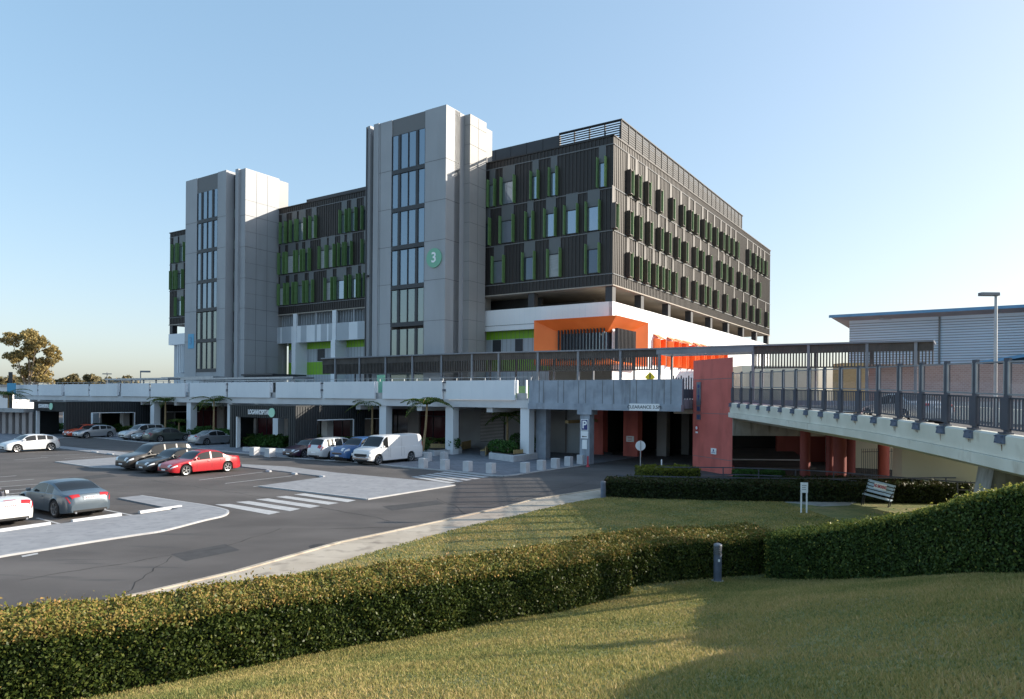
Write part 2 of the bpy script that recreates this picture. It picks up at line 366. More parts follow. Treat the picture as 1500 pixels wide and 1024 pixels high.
kerbed(isl3, gp([(215,684),(205,671),(204,665.6),(84,653.6),(20,650),(20,652.5),(84,657),(186,669.5)]), 'pavement')
mk = MB()
for P in [[(265,640),(345,637),(610,680),(550,693)],[(375,627),(445,622),(715,663),(660,675)],[(480,613),(545,608),(820,648),(765,658)],[(585,600),(640,595),(915,632),(860,641)],[(680,587),(735,582),(1005,618),(960,628)]]:
    mk.sheet(gp([(240+x/3.571, 560+y/3.571) for x,y in P]), .008)
for i in range(6):
    x0, y0, x1, y1 = 10+52*i, 694-8.5*i, 290+62*i, 742-10.5*i
    mk.sheet(gp([(600+x0/5,560+y0/5),(600+(x0+38)/5,560+(y0-5)/5),(600+(x1+46)/5,560+(y1-6)/5),(600+x1/5,560+y1/5)]), .008)
def gline(u0,v0,u1,v1,w=.11):
    p, q = Vector(G(u0,v0)), Vector(G(u1,v1)); d = (q-p).normalized(); s = Vector((-d.y,d.x,0))*w/2
    mk.sheet([(p+s)[:2],(q+s)[:2],(q-s)[:2],(p-s)[:2]], .008)
for L in [(291.8,703.4,385,691.6),(329.6,708.4,427.6,697.2),(371,713,478,700.5),(153,747,194,755),(54,759,93,769),(0,699,24,697),(0,706,50,702),(0,713.5,79,707.6),(0,719,60,715),(60,668,150,664),(95,672,180,667),(20,674,70,670),(255,698.5,300,692),(0,725,30,722)]: gline(*L)
mk.sheet(gp([(31,814.5),(55,810),(56,812),(33,816.5)]), .008)
ck = MB()
def crack(u0,v0,u1,v1,w=.018,R=random.Random(11)):
    p, q = Vector(G(u0,v0)), Vector(G(u1,v1)); n = max(6,int((q-p).length/.35)); d = (q-p).normalized(); s_ = Vector((-d.y,d.x,0)); off = 0; last = p
    for i in range(1,n+1):
        off += R.uniform(-.09,.09); c = p.lerp(q,i/n)+s_*off; e = (c-last).normalized(); t_ = Vector((-e.y,e.x,0))*w*R.uniform(.4,1.2)
        ck.sheet([(last+t_)[:2],(c+t_)[:2],(c-t_)[:2],(last-t_)[:2]], .004); last = c
for L in [(30,850,330,800),(330,800,420,775),(180,870,250,815),(420,775,600,770),(560,740,720,738),(720,738,860,705),(120,640,330,660),(0,735,60,740),(200,700,430,735),(430,735,560,765),(640,730,700,765),(760,712,850,716),(380,655,520,690)]: crack(*L)
tag(ck.build('road_cracks', mat('crack', (.025,.024,.024), rough=.95), recalc=False), kind='structure')
pt_ = MB()
for P in [[(250,812),(330,797),(352,806),(272,822)],[(560,742),(640,733),(652,738),(574,748)],[(100,700),(160,694),(172,698),(112,704)]]: pt_.sheet(gp(P), .0035)
tag(pt_.build('road_patches', mat('patch', (.050,.049,.05), (.062,.06,.061), 3, .9, bump=.2, bscale=50), recalc=False), kind='structure')
mh = MB(); q = G(470,800); mh.cyl((q[0],q[1],.001),(q[0],q[1],.008),.36,n=28); tag(mh.build('manhole_cover', mat('iron', (.06,.055,.05), (.10,.09,.08), 12, .6, .5)), 'round iron manhole cover in the near road', 'manhole cover')
tag(mk.build('road_markings', M['marking'], recalc=False), kind='structure')
# plaza paving in front of the concourse
pl = curve(gp([(-200,672),(97,641.5),(200,647.5),(336,662.5),(430,671.5),(520,677.5),(600,685.5),(660,690.5),(716,696.5),(745,697.5),(790,691),(840,684),(862,680.5)]),4)
b = MB(); b.prism(pl+[W(-5.5,-6)[:2], W(120,-6)[:2]], -.02, .03, 0)
for p, q in zip(pl[:-1], pl[1:]): b.bar((p[0],p[1],.02),(q[0],q[1],.02), .15, .09, 1)
def paver(m):
    nt = m.node_tree; N = nt.nodes; bs = N['Principled BSDF']; src = bs.inputs['Base Color'].links[0].from_socket
    tc = N.new('ShaderNodeTexCoord'); mp = N.new('ShaderNodeMapping'); mp.inputs['Rotation'].default_value = (0,0,YAW)
    t = N.new('ShaderNodeTexBrick'); t.inputs['Scale'].default_value = .8; t.inputs['Mortar Size'].default_value = .012
    t.inputs['Color1'].default_value = (1,1,1,1); t.inputs['Color2'].default_value = (.82,.82,.84,1); t.inputs['Mortar'].default_value = (.55,.55,.55,1)
    nt.links.new(tc.outputs['Object'], mp.inputs[0]); nt.links.new(mp.outputs[0], t.inputs['Vector'])
    mx = N.new('ShaderNodeMix'); mx.data_type = 'RGBA'; mx.blend_type = 'MULTIPLY'; mx.inputs['Factor'].default_value = 1
    nt.links.new(src, mx.inputs[6]); nt.links.new(t.outputs[0], mx.inputs[7]); nt.links.new(mx.outputs[2], bs.inputs['Base Color'])
paver(M['plaza'])
tag(b.build('plaza', [M['plaza'], M['kerb_edge']]), kind='structure')
# ================================================================== THE HOSPITAL
HB = empty('hospital_building', W(0,0,0), 'large dark ribbed metal building on a white and orange podium with two tall grey towers', 'building')
def P(name, mb, mats, parent=None, **k): return mb.build(name, mats, parent or HB, **k)
ZB, ZT = 16.1, 30.5
# upper storeys: ribbed dark cladding
b = MB(W)
b.box(0,76.6, 0,62, ZB, ZT, 0)
a = .35
while a < 76.4: b.box(a-.035,a+.035,-.06,.001, ZB+.02, ZT-.02, 1); a += .42
s = .3
while s < 61.9: b.box(-.06,.001,s-.035,s+.035, ZB+.02, ZT-.02, 1); s += .42
for z in (17.15,21.35,25.5,29.75):
    b.box(-.02,76.62,-.085,-.061,z-.05,z+.05,2); b.box(-.085,-.061,-.02,62,z-.05,z+.05,2)
b.box(-.1,76.7,-.1,.35,ZT,ZT+.12,0); b.box(-.1,.35,-.1,62.1,ZT,ZT+.12,0)
wall = P('wall', b, [M['dark_clad'], M['rib'], M['joint']])
b = MB(W); b.box(-.09,76.7,-.09,62.1,ZB-.12,ZB-.003); P('soffit', b, M['soffit'])
# roof screens
b = MB(W)
for i in range(15): z = 30.9+i*.25; b.box(2,9.5,6,6.05,z,z+.12); b.box(2,2.05,6.1,52,z,z+.19)
for a_ in (2,3.9,5.75,7.6,9.5): b.box(a_-.05,a_+.05,5.9,6.1,ZT,34.55)
s = 6
while s < 52.2: b.box(1.93,2.1,s-.06,s+.06,ZT,34.55); s += 1.9
b.box(1.9,9.5,5.88,6.12,34.5,34.62); b.box(1.88,2.12,5.9,52.1,34.5,34.62)
b.box(2.35,2.4,6.4,52,ZB,34.1)
P('louvre_screen', b, M['screen'])
b = MB(W); b.box(9.6,30,6.2,6.5,ZT,34.5)
for i in range(9): b.box(9.6+i*2.2,9.66+i*2.2,6.16,6.2,ZT,34.5)
b.box(26.9,49.9,4.5,4.8,ZT,32.9); b.box(7,40,12,40,ZT,33.2); P('plant_screen', b, M['dark_grey'])
# windows with green fins; local x runs right, y inward
def window_meshes(w, kind):
    pane = MB(); pane.box(-w/2+.05,w/2-.05,-.09,-.05,.1,2.35)
    fr = MB()
    for x in (-w/2+.03, w/2-.03): fr.box(x-.03,x+.03,-.11,-.03,.06,2.4)
    fr.box(-w/2,w/2,-.115,-.03,.03,.09); fr.box(-w/2,w/2,-.115,-.03,2.38,2.44)
    fin = MB(); fin.box(-.03,.03,-.55,-.02,0,2.95)
    sp = MB(); sp.box(-w/2+.02,w/2-.02,-.10,-.04,2.46,4.12)
    return pane, fr, fin, sp
WM = {}
def put_window(a_or_s, z, w, side):
    key = round(w*5)/5
    if (key, side) not in WM:
        pane, fr, fin, sp = window_meshes(key, side)
        o = fr.build('window', M['dark_grey'], HB, local=True); p_ = pane.build('pane', M['win'], o, local=True)
        s_ = sp.build('spandrel_panel', M['spandrel'] if side == 'front' else M['side_spandrel'], o, local=True)
        if side == 'front':
            f1 = fin.build('fin', M['green'], o, local=True); f1.location = (-key/2-.03,0,0); f2 = f1.copy(); COL.objects.link(f2); f2.parent = o; f2.location = (key/2+.03,0,0)
        else:
            hood = MB(); d = .5
            hood.box(-key/2-.06,-key/2,-d,-.02,-.05,2.4); hood.box(-key/2,key/2,-d,-.02,2.32,2.4); hood.box(-key/2,key/2,-d,-.02,-.05,.02)
            hood.box(-key/2-.1,-key/2-.06,-d-.04,-d+.06,-.08,2.43)
            h = hood.build('sunshade', M['brown_shade'], o, local=True)
            f = MB(); f.box(key/2,key/2+.05,-d-.06,-.02,-.1,2.46); f.build('fin', M['green_side'], o, local=True)
        WM[(key,side)] = o; first = True
    else:
        src = WM[(key,side)]; o = src.copy(); COL.objects.link(o); o.parent = HB
        for c in [x for x in COL.objects if x.parent == src]:
            c2 = c.copy(); COL.objects.link(c2); c2.parent = o
            if c.name.startswith('pane') and c2.material_slots: c2.material_slots[0].link = 'OBJECT'; c2.material_slots[0].material = random.choice([M['win'],M['win'],M['win_dark'],M['blind']])
    pos = W(a_or_s,0,z) if side == 'front' else W(0,a_or_s,z)
    o.location = Vector(pos)-wloc(HB); o.rotation_euler = (0,0,RF if side == 'front' else RS); return o
ZR = [25.65, 21.5, 17.3]
k6 = 3.41
FR = [[(50,80),(115,178),(262,298),(355,390),(597,632)],[(25,58),(110,175),(240,272),(330,388),(432,495),(540,605)],[(72,130),(222,285),(350,410),(540,605)]]
k4 = 2.925
FL = [[(528,550),(570,595),(600,632),(655,678),(782,810),(825,850),(878,900)],[(522,545),(555,590),(600,618),(630,652),(695,725),(730,758),(778,800),(808,833),(880,900)],[(522,548),(562,585),(598,630),(645,668),(722,750),(765,808),(828,860),(868,892)]]
FF = [[(65,85),(90,116)],[(58,76),(84,110)],[(80,112)]]
for r in range(3):
    L = [(700+x0/k6, 700+x1/k6) for x0,x1 in FR[r]]+[(230+x0/k4, 230+x1/k4) for x0,x1 in FL[r]+FF[r]]
    for u0, u1 in L:
        a0, a1 = onb(u0,300,-.35)[0], onb(u1,300,-.35)[0]
        put_window((a0+a1)/2, ZR[r], max(.7, min(1.8, a0-a1-.1)), 'front')
k7 = 2.767
SR = [[118,150,190,240,290,332,365,388,420,440,468,495,515,535,555,602,625,642,656,672],[57,117,155,198,242,275,312,345,385,412,445,485,508,532,567,590,618,645],[117,155,188,222,248,272,302,345,385,420,440,472,510,550,588,618,645,678]]
for r in range(3):
    for x in SR[r]:
        s0 = ona(880+(x+3)/k7, 300, -.6)[0]
        put_window(s0+.6, ZR[r], 0.6, 'side')
# columns in the open storey and what is behind them
cb = MB(W); cb.box(-.3,.3,-.3,.3,0,1.7)
def column(a, b_, z0, z1, w, m, name='column'):
    c = MB(W); c.box(a-w/2,a+w/2,b_-w/2,b_+w/2,z0,z1); return P(name, c, m)
for a_ in (.45, 9.4, 20, 30): column(a_, .5, 14.35, ZB-.1, .75, M['dark_grey'])
for s in (7.5, 15.3, 23, 30.7, 38.4, 46.1, 53.8, 61.4): column(.45, s, 14.35, ZB-.1, .75, M['dark_grey'])
column(76.2,.45,14.4,ZB-.1,.8,M['dark_grey'])
b = MB(W); b.box(10,33.5,3.2,3.5,14.5,ZB-.1); P('recessed_wall', b, M['dark_grey'])
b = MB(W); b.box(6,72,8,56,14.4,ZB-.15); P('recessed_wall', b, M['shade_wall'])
# white podium
b = MB(W); b.box(0,15.65,-.05,.4,12.2,14.45,0); b.box(-.05,.35,-.05,62,12.2,14.45,0)
b.box(.4,76,.4,62,14.2,14.38,1)
b.box(-.06,.02,0,62,5,12.2,0); b.box(0,76,62,62.3,5,14.4,0)
b.box(-.075,-.055,0,62,12.15,12.2,2); b.box(-.02,15.65,-.075,-.055,12.72,12.77,2)
for i in range(24): b.box(.65*i+.3,.65*i+.33,-.06,-.05,12.25,14.4,3)
for i in range(60): b.box(-.06,-.05,1.05*i+.6,1.05*i+.63,5.1,14.4,3)
P('podium_wall', b, [M['white'], M['soffit'], M['joint'], M['white_pan']])
# recessed podium front, right of the big tower
def podium_front(a0, a1, bb, name='podium_wall'):
    b = MB(W); b.box(a0,a1,bb,bb+.3,11.35,12.25,0); b.box(a0,a1,bb,bb+.3,9.6,11.35,1); b.box(a0,a1,bb,bb+.3,7.9,9.6,0); b.box(a0,a1,bb,bb+.3,5,7.9,1)
    a = a0+.4
    while a < a1: b.box(a,a+.03,bb-.012,bb,5,12.2,2); a += .55
    return b
b = podium_front(7.6,15.7,.9); P('podium_wall', b, [M['lime'], M['grey_pan'], M['joint']])
for a0, a1 in ((13.7,14.75),(10.9,11.8),(8.2,8.6)):
    b = MB(W); b.box(a0,a1,.80,.95,9.62,11.3); P('window', b, M['dark_grey'])
b = podium_front(33.3,49.9,1.6); P('podium_wall', b, [M['lime'], M['grey_pan'], M['joint']])
for a0, a1 in ((49.2,48.6),(48.2,47.4),(43.9,42.6),(40.6,39.5)):
    b = MB(W); b.box(a1,a0,1.5,1.65,9.7,11.3); P('window', b, M['dark_grey'])
# white band with shade panels in the left section
b = MB(W); b.box(33.3,50.2,-.1,.3,12.15,14.35,0)
a = 33.4
while a < 49.9:
    w = random.choice((.35,.5,.8,1.1)); 
    if random.random() < .5: b.box(a,min(a+w,50),-.13,-.1,12.2,14.33,1)
    a += w
b.box(33.3,50.2,1.4,1.7,14.35,ZB-.1,2)
for a_ in (35.5,39,42.5,46.6): b.box(a_-.03,a_+.03,-.02,.05,14.35,ZB-.1,0)
i = 0
while i < 34: b.box(33.4+i*.5,33.47+i*.5,.5,.9,14.35,ZB-.1,3); i += 1
P('podium_band', b, [M['white_pan'], M['grey_pan'], M['grey_pan'], M['grey_pan']])
for a_ in (46.45, 38.85):
    b = MB(W); b.box(a_-.4,a_+.4,-.35,1.6,5,12.2); b.box(a_-.35,a_+.35,-.2,.1,12.2,ZB-.1); P('column', b, M['white_pan'])
b = MB(W); b.box(62,70.1,-3.9,.5,12.4,14.0,0); b.box(62,69.8,-3.2,.4,5,12.4,1)
for i in range(9): b.box(64.2+i*.45,64.32+i*.45,-3.8,-3.2,8.3,12.4,0)
P('podium_wall', b, [M['white_pan'], M['grey_pan']])
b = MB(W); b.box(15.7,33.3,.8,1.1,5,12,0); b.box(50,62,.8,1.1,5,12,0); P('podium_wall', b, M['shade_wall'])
# beige shopfront and doors seen under the walkway
b = MB(W); b.box(16,33.4,-.6,.6,5,8.2,0); b.box(27,31,-.65,-.6,5,7.9,1); b.box(20,24,-.65,-.6,5,7.6,1); P('entrance_wall', b, [M['pinkbeige'], M['shop']])
# orange corner window box
oz0, oz1, bz, zi0, zi1 = 8.3, 12.8, -2., 8.9, 11.45
b = MB(W)
o0, o1, i0, i1 = 7.7, -1.4, 5.35, .35          # outer and inner along the front
out = [(o0,bz,oz0),(o0,bz,oz1),(o1,bz,oz1),(o1,bz,oz0)]; inn = [(i0,-.4,zi0),(i0,-.4,zi1),(i1,-.4,zi1),(i1,-.4,zi0)]
b.add(out+inn, [(0,1,5,4),(1,2,6,5),(3,0,4,7)])
outs = [(o1,bz,oz0),(o1,bz,oz1),(o1,5.6,oz1),(o1,5.6,oz0)]; inns = [(i1,-.4,zi0),(i1,-.4,zi1),(i1,3.6,zi1),(i1,3.6,zi0)]
b.add(outs+inns, [(1,2,6,5),(2,3,7,6),(3,0,4,7)])
b.add([(o0,bz,oz0),(o0,bz,oz1),(o0,1,oz1),(o0,1,oz0)], [(0,1,2,3)])
b.add([(o1,5.6,oz0),(o1,5.6,oz1),(.0,5.6,oz1),(0,5.6,oz0)], [(0,1,2,3)])
b.add([(o0,bz,oz1),(o1,bz,oz1),(o1,5.6,oz1),(0,5.6,oz1),(0,1,oz1),(o0,1,oz1)], [(0,1,2,3,4,5)])
b.add([(o0,bz,oz0),(o1,bz,oz0),(o1,5.6,oz0),(0,5.6,oz0),(0,1,oz0),(o0,1,oz0)], [(5,4,3,2,1,0)])
ob = P('corner_window', b, M['orange'], recalc=False)
b = MB(W); b.box(i1+.08,i0,-.36,-.3,zi0,zi1,0); b.box(i1+.06,i1+.1,-.3,3.6,zi0,zi1,0); P('pane', b, M['win'], ob)
b = MB(W)
for i in range(15): x = i1+.1+i*.36; b.box(x-.04,x+.04,-.95,-.7,zi0-.3,zi1+.35)
for i in range(14): x = -.2+i*.32; b.box(-.75,-.4,x-.03,x+.03,zi0-.3,zi1+.35)
P('sunshade_blades', b, M['dark_grey'], ob)
# orange hooded windows down the side
def hood(s0, s1, z0, z1, d=.9):
    b = MB(W); b.box(-d,-.06,s1-.08,s1,z0,z1); b.box(-.12,-.07,s0,s1,z0,z1)
    b.add([(-.06,s0,z1+.5),(-.06,s1,z1+.5),(-d,s1,z1),(-d,s0,z1)], [(0,1,2,3)])
    b.add([(-.06,s0,z1+.42),(-.06,s1,z1+.42),(-d,s1,z1-.05),(-d,s0,z1-.05)], [(0,3,2,1)])
    b.box(-d,-.06,s0,s0+.06,z0,z1-.02)
    return P('window_hood', b, M['orange'])
for s0, s1 in ((10.2,11.9),(14.2,16),(16.6,18.6),(19.2,21.6),(23,25),(25.8,28),(29,31),(33,35)): hood(s0,s1,8.7,11.6)
# ------------------------------------------------------------------ the two towers
def disc(name, r, t, m, parent, loc, rot, n=40):
    d = MB(); d.cyl((0,-t,0),(0,0,0),r,r,n); o = d.build(name, m, parent, local=True); o.location = Vector(loc)-wloc(parent); o.rotation_euler = rot; return o
def facade_glazing(a0, a1, bf, zs, tower, mull, low=2):
    """zs: list of (z0,z1) glass rows"""
    for k, (z0, z1) in enumerate(zs):
        w = MB(W)
        for q_, m_ in enumerate(mull): hw = (.03,.16,.03,.16,.03)[q_]; w.box(m_-hw,m_+hw,bf-.05,bf+.12,z0,z1)
        w.box(a0,a1,bf-.06,bf+.1,z0-.46,z0); o = P('window', w, M['dark_grey'], tower)
        g_ = MB(W); g_.box(a0,a1,bf+.06,bf+.09,z0,z1); P('pane_row', g_, M['glass_low'] if k < low else M['glass'], tower)
T3 = MB(W); fb = -6.4
# front wall left and right of the glazing, side, and the stepped blocks
T3.box(23.2,25.1,fb,-5,5,34.85,0); T3.box(25.1,25.85,fb-.08,-5,5,34.9,0); T3.box(26.4,26.85,fb-.05,-3,5,34.9,0)
T3.box(15.69,18.5,fb,-5,5,34.85,0); T3.box(15.69,25.85,-5,.0,5,34.8,0); T3.box(25.85,26.4,-5.4,0,5,34.3,3)
T3.box(18.5,23.2,fb+.1,-5,33.1,34.85,2)
T3.box(15.69,15.9,-4.99,-4.1,5,34.86,0)
T3.box(14.9,18,-3.4,-.5,5,34.75,1); T3.box(15.69,26,0,1.7,5,34.7,1)
for z in (12.9,17.1,21.15,25.25,29.4):
    T3.box(15.66,18.5,fb-.012,fb,z-.025,z+.025,2); T3.box(23.2,25.1,fb-.012,fb,z-.025,z+.025,2); T3.box(15.675,15.69,fb,-4.1,z-.025,z+.025,2)
for z in [7+2.05*i for i in range(14)]: T3.box(14.885,14.9,-3.4,-.5,z-.02,z+.02,2); T3.box(14.9,15.6,-3.415,-3.4,z-.02,z+.02,2)
T3.box(14.885,14.9,-1.97,-1.93,5,34.7,2); T3.box(24.85,24.9,fb-.012,fb,5,34.8,2)
t3 = P('stair_tower', T3, [M['tower'], M['tower_warm'], M['joint'], M['dark_grey']])
zs3 = [(8.3,12.2),(12.95,16.4),(16.95,20.65),(21.2,24.75),(25.25,28.85),(29.35,33.05)]
facade_glazing(18.5, 23.2, fb+.05, zs3, t3, [18.5,19.61,20.85,22.12,23.2])
b = MB(W); b.box(18.5,23.2,fb+.1,-5.2,5,8.3); P('entry_panel', b, M['glass_low'], t3)
for i in range(6): b = MB(W); b.box(25.87,26.38,-5.5,-5.42,8.0+4.15*i,11.4+4.15*i); P('slot_window', b, M['glass_low'], t3)
b = MB(W); b.cyl((26.7,fb-.25,5),(26.7,fb-.25,34.7),.09,n=8); b.box(26.4,26.8,fb-.3,fb,18.2,18.4); P('downpipe', b, M['dark_grey'], t3)
sa, sz = onb(636.5, 378, fb); sg = disc('sign_disc', 1.0, .1, M['signgreen'], t3, W(sa,fb-.02,sz), (0,0,RF))
def txt3(s, size, m, parent, pos, rz, name='lettering', **k): return text_mesh(name, s, size, m, parent, pos, (rad(90),0,rz), **k)
txt3('3', 1.45, M['signw'], t3, W(sa,fb-.14,sz), RF, 'sign_numeral', bold=.03)
T5 = MB(W); fb5 = -6.4
T5.box(59.15,61.85,fb5,-4,7.5,34.6,0); T5.box(52.65,54.5,fb5,-4,5,34.6,0); T5.box(54.5,59.15,fb5+.1,-4,31.9+.6,34.6,2); T5.box(52.65,61.85,-4,0,5,34.5,0)
T5.box(54.5,59.15,-6.35,-4,7.5,8.3,0)
T5.box(51.85,52.65,-5.2,0,5,34.2,3); T5.box(50.1,51.85,-5.3,0,5,34.7,0); T5.box(51.2,51.85,-5.6,-5.3,5,34.75,0); T5.box(50.1,62,0,1.5,5,34.5,1)
for z in (12.35,16.45,20.4,24.5,28.6):
    T5.box(59.15,61.85,fb5-.012,fb5,z-.025,z+.025,2); T5.box(52.65,54.5,fb5-.012,fb5,z-.025,z+.025,2)
    T5.box(50.08,50.1,-5.3,0,z-.025,z+.025,2); T5.box(50.1,51.2,-5.312,-5.3,z-.025,z+.025,2)
for z in (10.3,14.4,18.4,22.4,26.5,30.6): T5.box(50.085,50.1,-5.3,0,z-.015,z+.015,2)
for s in (-3.6,-1.9): T5.box(50.085,50.1,s-.02,s+.02,5,34.6,2)
t5 = P('stair_tower', T5, [M['tower'], M['tower_warm'], M['joint'], M['dark_grey']])
zs5 = [(8.6,12.1),(12.6,16.2),(16.75,20.15),(20.6,24.3),(24.75,28.3),(28.8,32.5)]
facade_glazing(54.5, 59.15, fb5+.05, zs5, t5, [54.5,55.6,56.85,58.08,59.15])
for i in range(6): b = MB(W); b.box(51.9,52.6,-5.28,-5.21,8.0+4.1*i,9.2+4.1*i); P('slot_window', b, M['glass_low'], t5)
sa, sz = onb(279, 500, fb5); b = MB(W); b.box(sa-.85,sa+.5,fb5-.06,fb5-.013,sz-1.0,sz+1.0); P('sign_panel', b, M['signblue'], t5)
txt3('3', 1.5, M['roofblue'], t5, W(sa-.15,fb5-.08,sz), RF, 'sign_numeral', bold=.02)
b = MB(W); b.box(44,50.3,-5.6,-.2,7.6,7.8); P('canopy', b, M['dark_grey']); b = MB(W); b.box(52,64,-8.5,-6.5,7.2,7.45); P('canopy', b, M['galv'])
# ================================================================== elevated deck
DK = empty('elevated_deck', W(0,-14.8,0), 'long white elevated concourse with panelled parapet on columns in front of the towers', 'elevated deck')
gaps = [93.3,85.47,77.7,70.38,62.61,55.36,47.34,39.72,31.84,24.31,16.62,8.83,1.0]
b = MB(W); b.box(-.2,93.3,-14.65,3,4.15,4.78); b.box(-.2,93.3,-14.5,30,4.3,4.95)
for i in range(12): b.box(4+7.7*i,4.6+7.7*i,-14.4,-6,3.75,4.2)
P('slab', b, M['beam'], DK)
for i in range(12):
    a1, a0 = gaps[i], gaps[i+1]
    n0 = .5 if i % 2 else .28; n1 = .28 if i % 2 else .5
    b = MB(W); b.box(a0+(.22 if (i+1)%2 else .5), a1-(.5 if (i+1)%2 else .22), -14.85,-14.7,4.79,6.4,0)
    a_ = a0+1.2
    while a_ < a1-.8: b.box(a_,a_+.02,-14.858,-14.85,4.82,6.38,1); a_ += 1.2
    P('parapet_panel', b, [M['deck_white'], M['white_pan']], DK)
for i, a_ in enumerate(gaps):
    b = MB(W)
    if i % 2: b.box(a_-.2,a_+.2,-14.62,-14.4,4.79,6.35,0); b.box(a_-.2,a_+.2,-14.8,-14.62,5.5,5.68,1); b.box(a_-.2,a_+.2,-14.8,-14.62,6.2,6.32,1)
    else: b.box(a_-.5,a_+.5,-14.6,-14.45,4.79,5.35,2); b.box(a_+.38,a_+.5,-14.7,-14.5,5.35,6.4,0); b.box(a_-.5,a_-.42,-14.7,-14.5,5.35,6.4,0)
    P('parapet_bracket', b, [M['deck_white'], M['slat'], M['galv']], DK)
for a_ in (.75, 8.5, 16.4, 24.3, 31.8, 39.7, 47.6, 55.4, 62.6, 70.4, 78, 86):
    b = MB(W); b.box(a_-.42,a_+.42,-14.5,-13.7,0,4.2); P('column', b, M['deck_white'], DK)
b = MB(W)
b.box(-.1,93,-14.78,-14.72,6.62,6.66); 
for i in range(62): b.box(1.5*i,1.5*i+.05,-14.78,-14.72,6.38,6.62)
P('handrail', b, M['galv'], DK)
# far-left end return
b = MB(W); b.box(93.3,93.5,-14.8,10,4.15,6.4); P('parapet_panel', b, M['deck_white'], DK)
# undercroft walls of the deck
b = MB(W)
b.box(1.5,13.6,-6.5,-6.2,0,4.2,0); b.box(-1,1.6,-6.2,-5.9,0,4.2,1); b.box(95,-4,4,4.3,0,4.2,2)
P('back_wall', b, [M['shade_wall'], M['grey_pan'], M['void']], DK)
b = MB(W); b.box(8.1,10.9,-6.62,-6.5,.7,3.8,0)
for i in range(22): b.box(8.15,10.85,-6.68,-6.62,.75+i*.138,.83+i*.138,1)
P('louvre_door', b, [M['dark_grey'], M['pinkbeige']], DK)
a_ = 13.6; i = 0
while a_ < 60:
    w = 5.2; b = MB(W); b.box(a_,a_+w,-6.4,-6.3,0,3.9)
    pane = P('shopfront', b, M['shop' if i % 2 else 'maroon'], DK)
    b = MB(W); b.box(a_+w,a_+w+1.5,-6.7,-6.3,0,4.2); P('wall_pier', b, M['pinkbeige'], DK)
    b = MB(W)
    for j in range(4): b.box(a_+j*w/3-.04,a_+j*w/3+.04,-6.46,-6.4,0,3.9)
    b.box(a_,a_+w,-6.46,-6.4,3.0,3.1); P('mullion_frame', b, M['dark_grey'], pane)
    a_ += w+1.5; i += 1
# red piers and dark openings at the car park mouth
for u0, u1 in ((865,883),(913,934)):
    a0, a1 = onb(u0,640,-6.2)[0], onb(u1,640,-6.2)[0]; b = MB(W); b.box(a1,a0,-6.2,-5.2,0,4.3); P('red_pier', b, M['red'], DK)
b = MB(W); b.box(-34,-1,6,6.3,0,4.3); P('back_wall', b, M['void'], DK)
for u0, u1, bb in ((962,976,-4),(998,1009,-1)):
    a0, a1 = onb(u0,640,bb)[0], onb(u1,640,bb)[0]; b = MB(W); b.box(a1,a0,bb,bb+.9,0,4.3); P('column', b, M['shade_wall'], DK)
b = MB(W); b.box(-1.7,-1.2,-6.1,6,0,4.3); b.box(-3,-1.7,-6,-5.9,.0,.25); P('side_wall', b, M['void'], DK)
b = MB(W); b.box(-1.6,-1.3,-11.5,-6,2.9,3.15,1); P('height_bar', b, M['wood'], DK)
# old weathered deck over the car park entry
OD = empty('old_deck', W(-6,-14.8,0), 'weathered blue-grey concrete deck over the car park entry with a clearance sign on its edge', 'elevated deck')
b = MB(W); b.box(-12.5,.05,-15.0,-14.75,4.55,6.36,0)
for a_ in (-.9,-1.3,-2.6,-3.1,-4.4,-5.0,-6.4,-7.3,-8.6,-9.1,-10.3,-11.2,-11.7): b.box(a_-.025,a_+.025,-15.012,-15.0,4.6,6.33,1)
P('parapet', b, [M['old_conc'], M['joint']], OD)
b = MB(W); b.box(-12.5,.05,-15.15,-14.6,4.1,4.55,0); b.box(-12.5,-.2,-14.6,-9,4.3,4.95,0); b.box(-34,-.2,-9,30,4.3,4.95,0); P('slab', b, M['old_conc'], OD)
for u0, u1, bb in ((785,799.5,-13.2),(849.5,863.5,-15.05)):
    a0, a1 = onb(u0,640,bb)[0], onb(u1,640,bb)[0]; b = MB(W); b.box(a1,a0,bb,bb+.75,0,4.2)
    if u0 > 800: b.box(a1-.2,a0+.2,bb-.12,bb+.9,3.75,4.3)
    P('column', b, M['old_conc'], OD)
CS = empty('clearance_sign', W(-7,-15.2,4.2), 'long white clearance sign with dark capitals on the edge of the weathered deck', 'sign')
a0, z0 = onb(922,594,-15.2); a1, _ = onb(966,594,-15.2); b = MB(W); b.box(a1,a0,-15.22,-15.16,4.12,4.62); b.build('board', M['signw'], CS)
txt3('CLEARANCE 3.5M', .33, M['ink'], CS, W((a0+a1)/2,-15.23,4.37), RF, ext=.004)
# parking sign on its column
a0, a1 = onb(851,640,-15.1)[0], onb(861.5,640,-15.1)[0]; ac = (a0+a1)/2
PS = empty('parking_sign', W(ac,-15.1,2.4), 'blue and white P parking sign with arrow plate on the weathered grey column', 'sign')
b = MB(W); b.box(a1,a0,-15.12,-15.06,2.55,3.4); b.build('plate', M['signw'], PS)
b = MB(W); b.box(a1+.05,a0-.05,-15.135,-15.122,2.6,3.35); b.build('blue_field', M['signb'], PS)
txt3('P', .78, M['signw'], PS, W(ac,-15.142,2.97), RF, ext=.004, bold=.02)
b = MB(W); b.box(a1,a0,-15.12,-15.06,1.95,2.5); b.build('arrow_plate', M['signw'], PS)
b = MB(W); b.box(ac-.2,ac+.1,-15.13,-15.121,2.07,2.12); b.add([(ac+.1,-15.13,2.02),(ac+.1,-15.13,2.17),(ac+.22,-15.13,2.095)],[(0,1,2)]); b.build('arrow', M['ink'], PS, recalc=False)
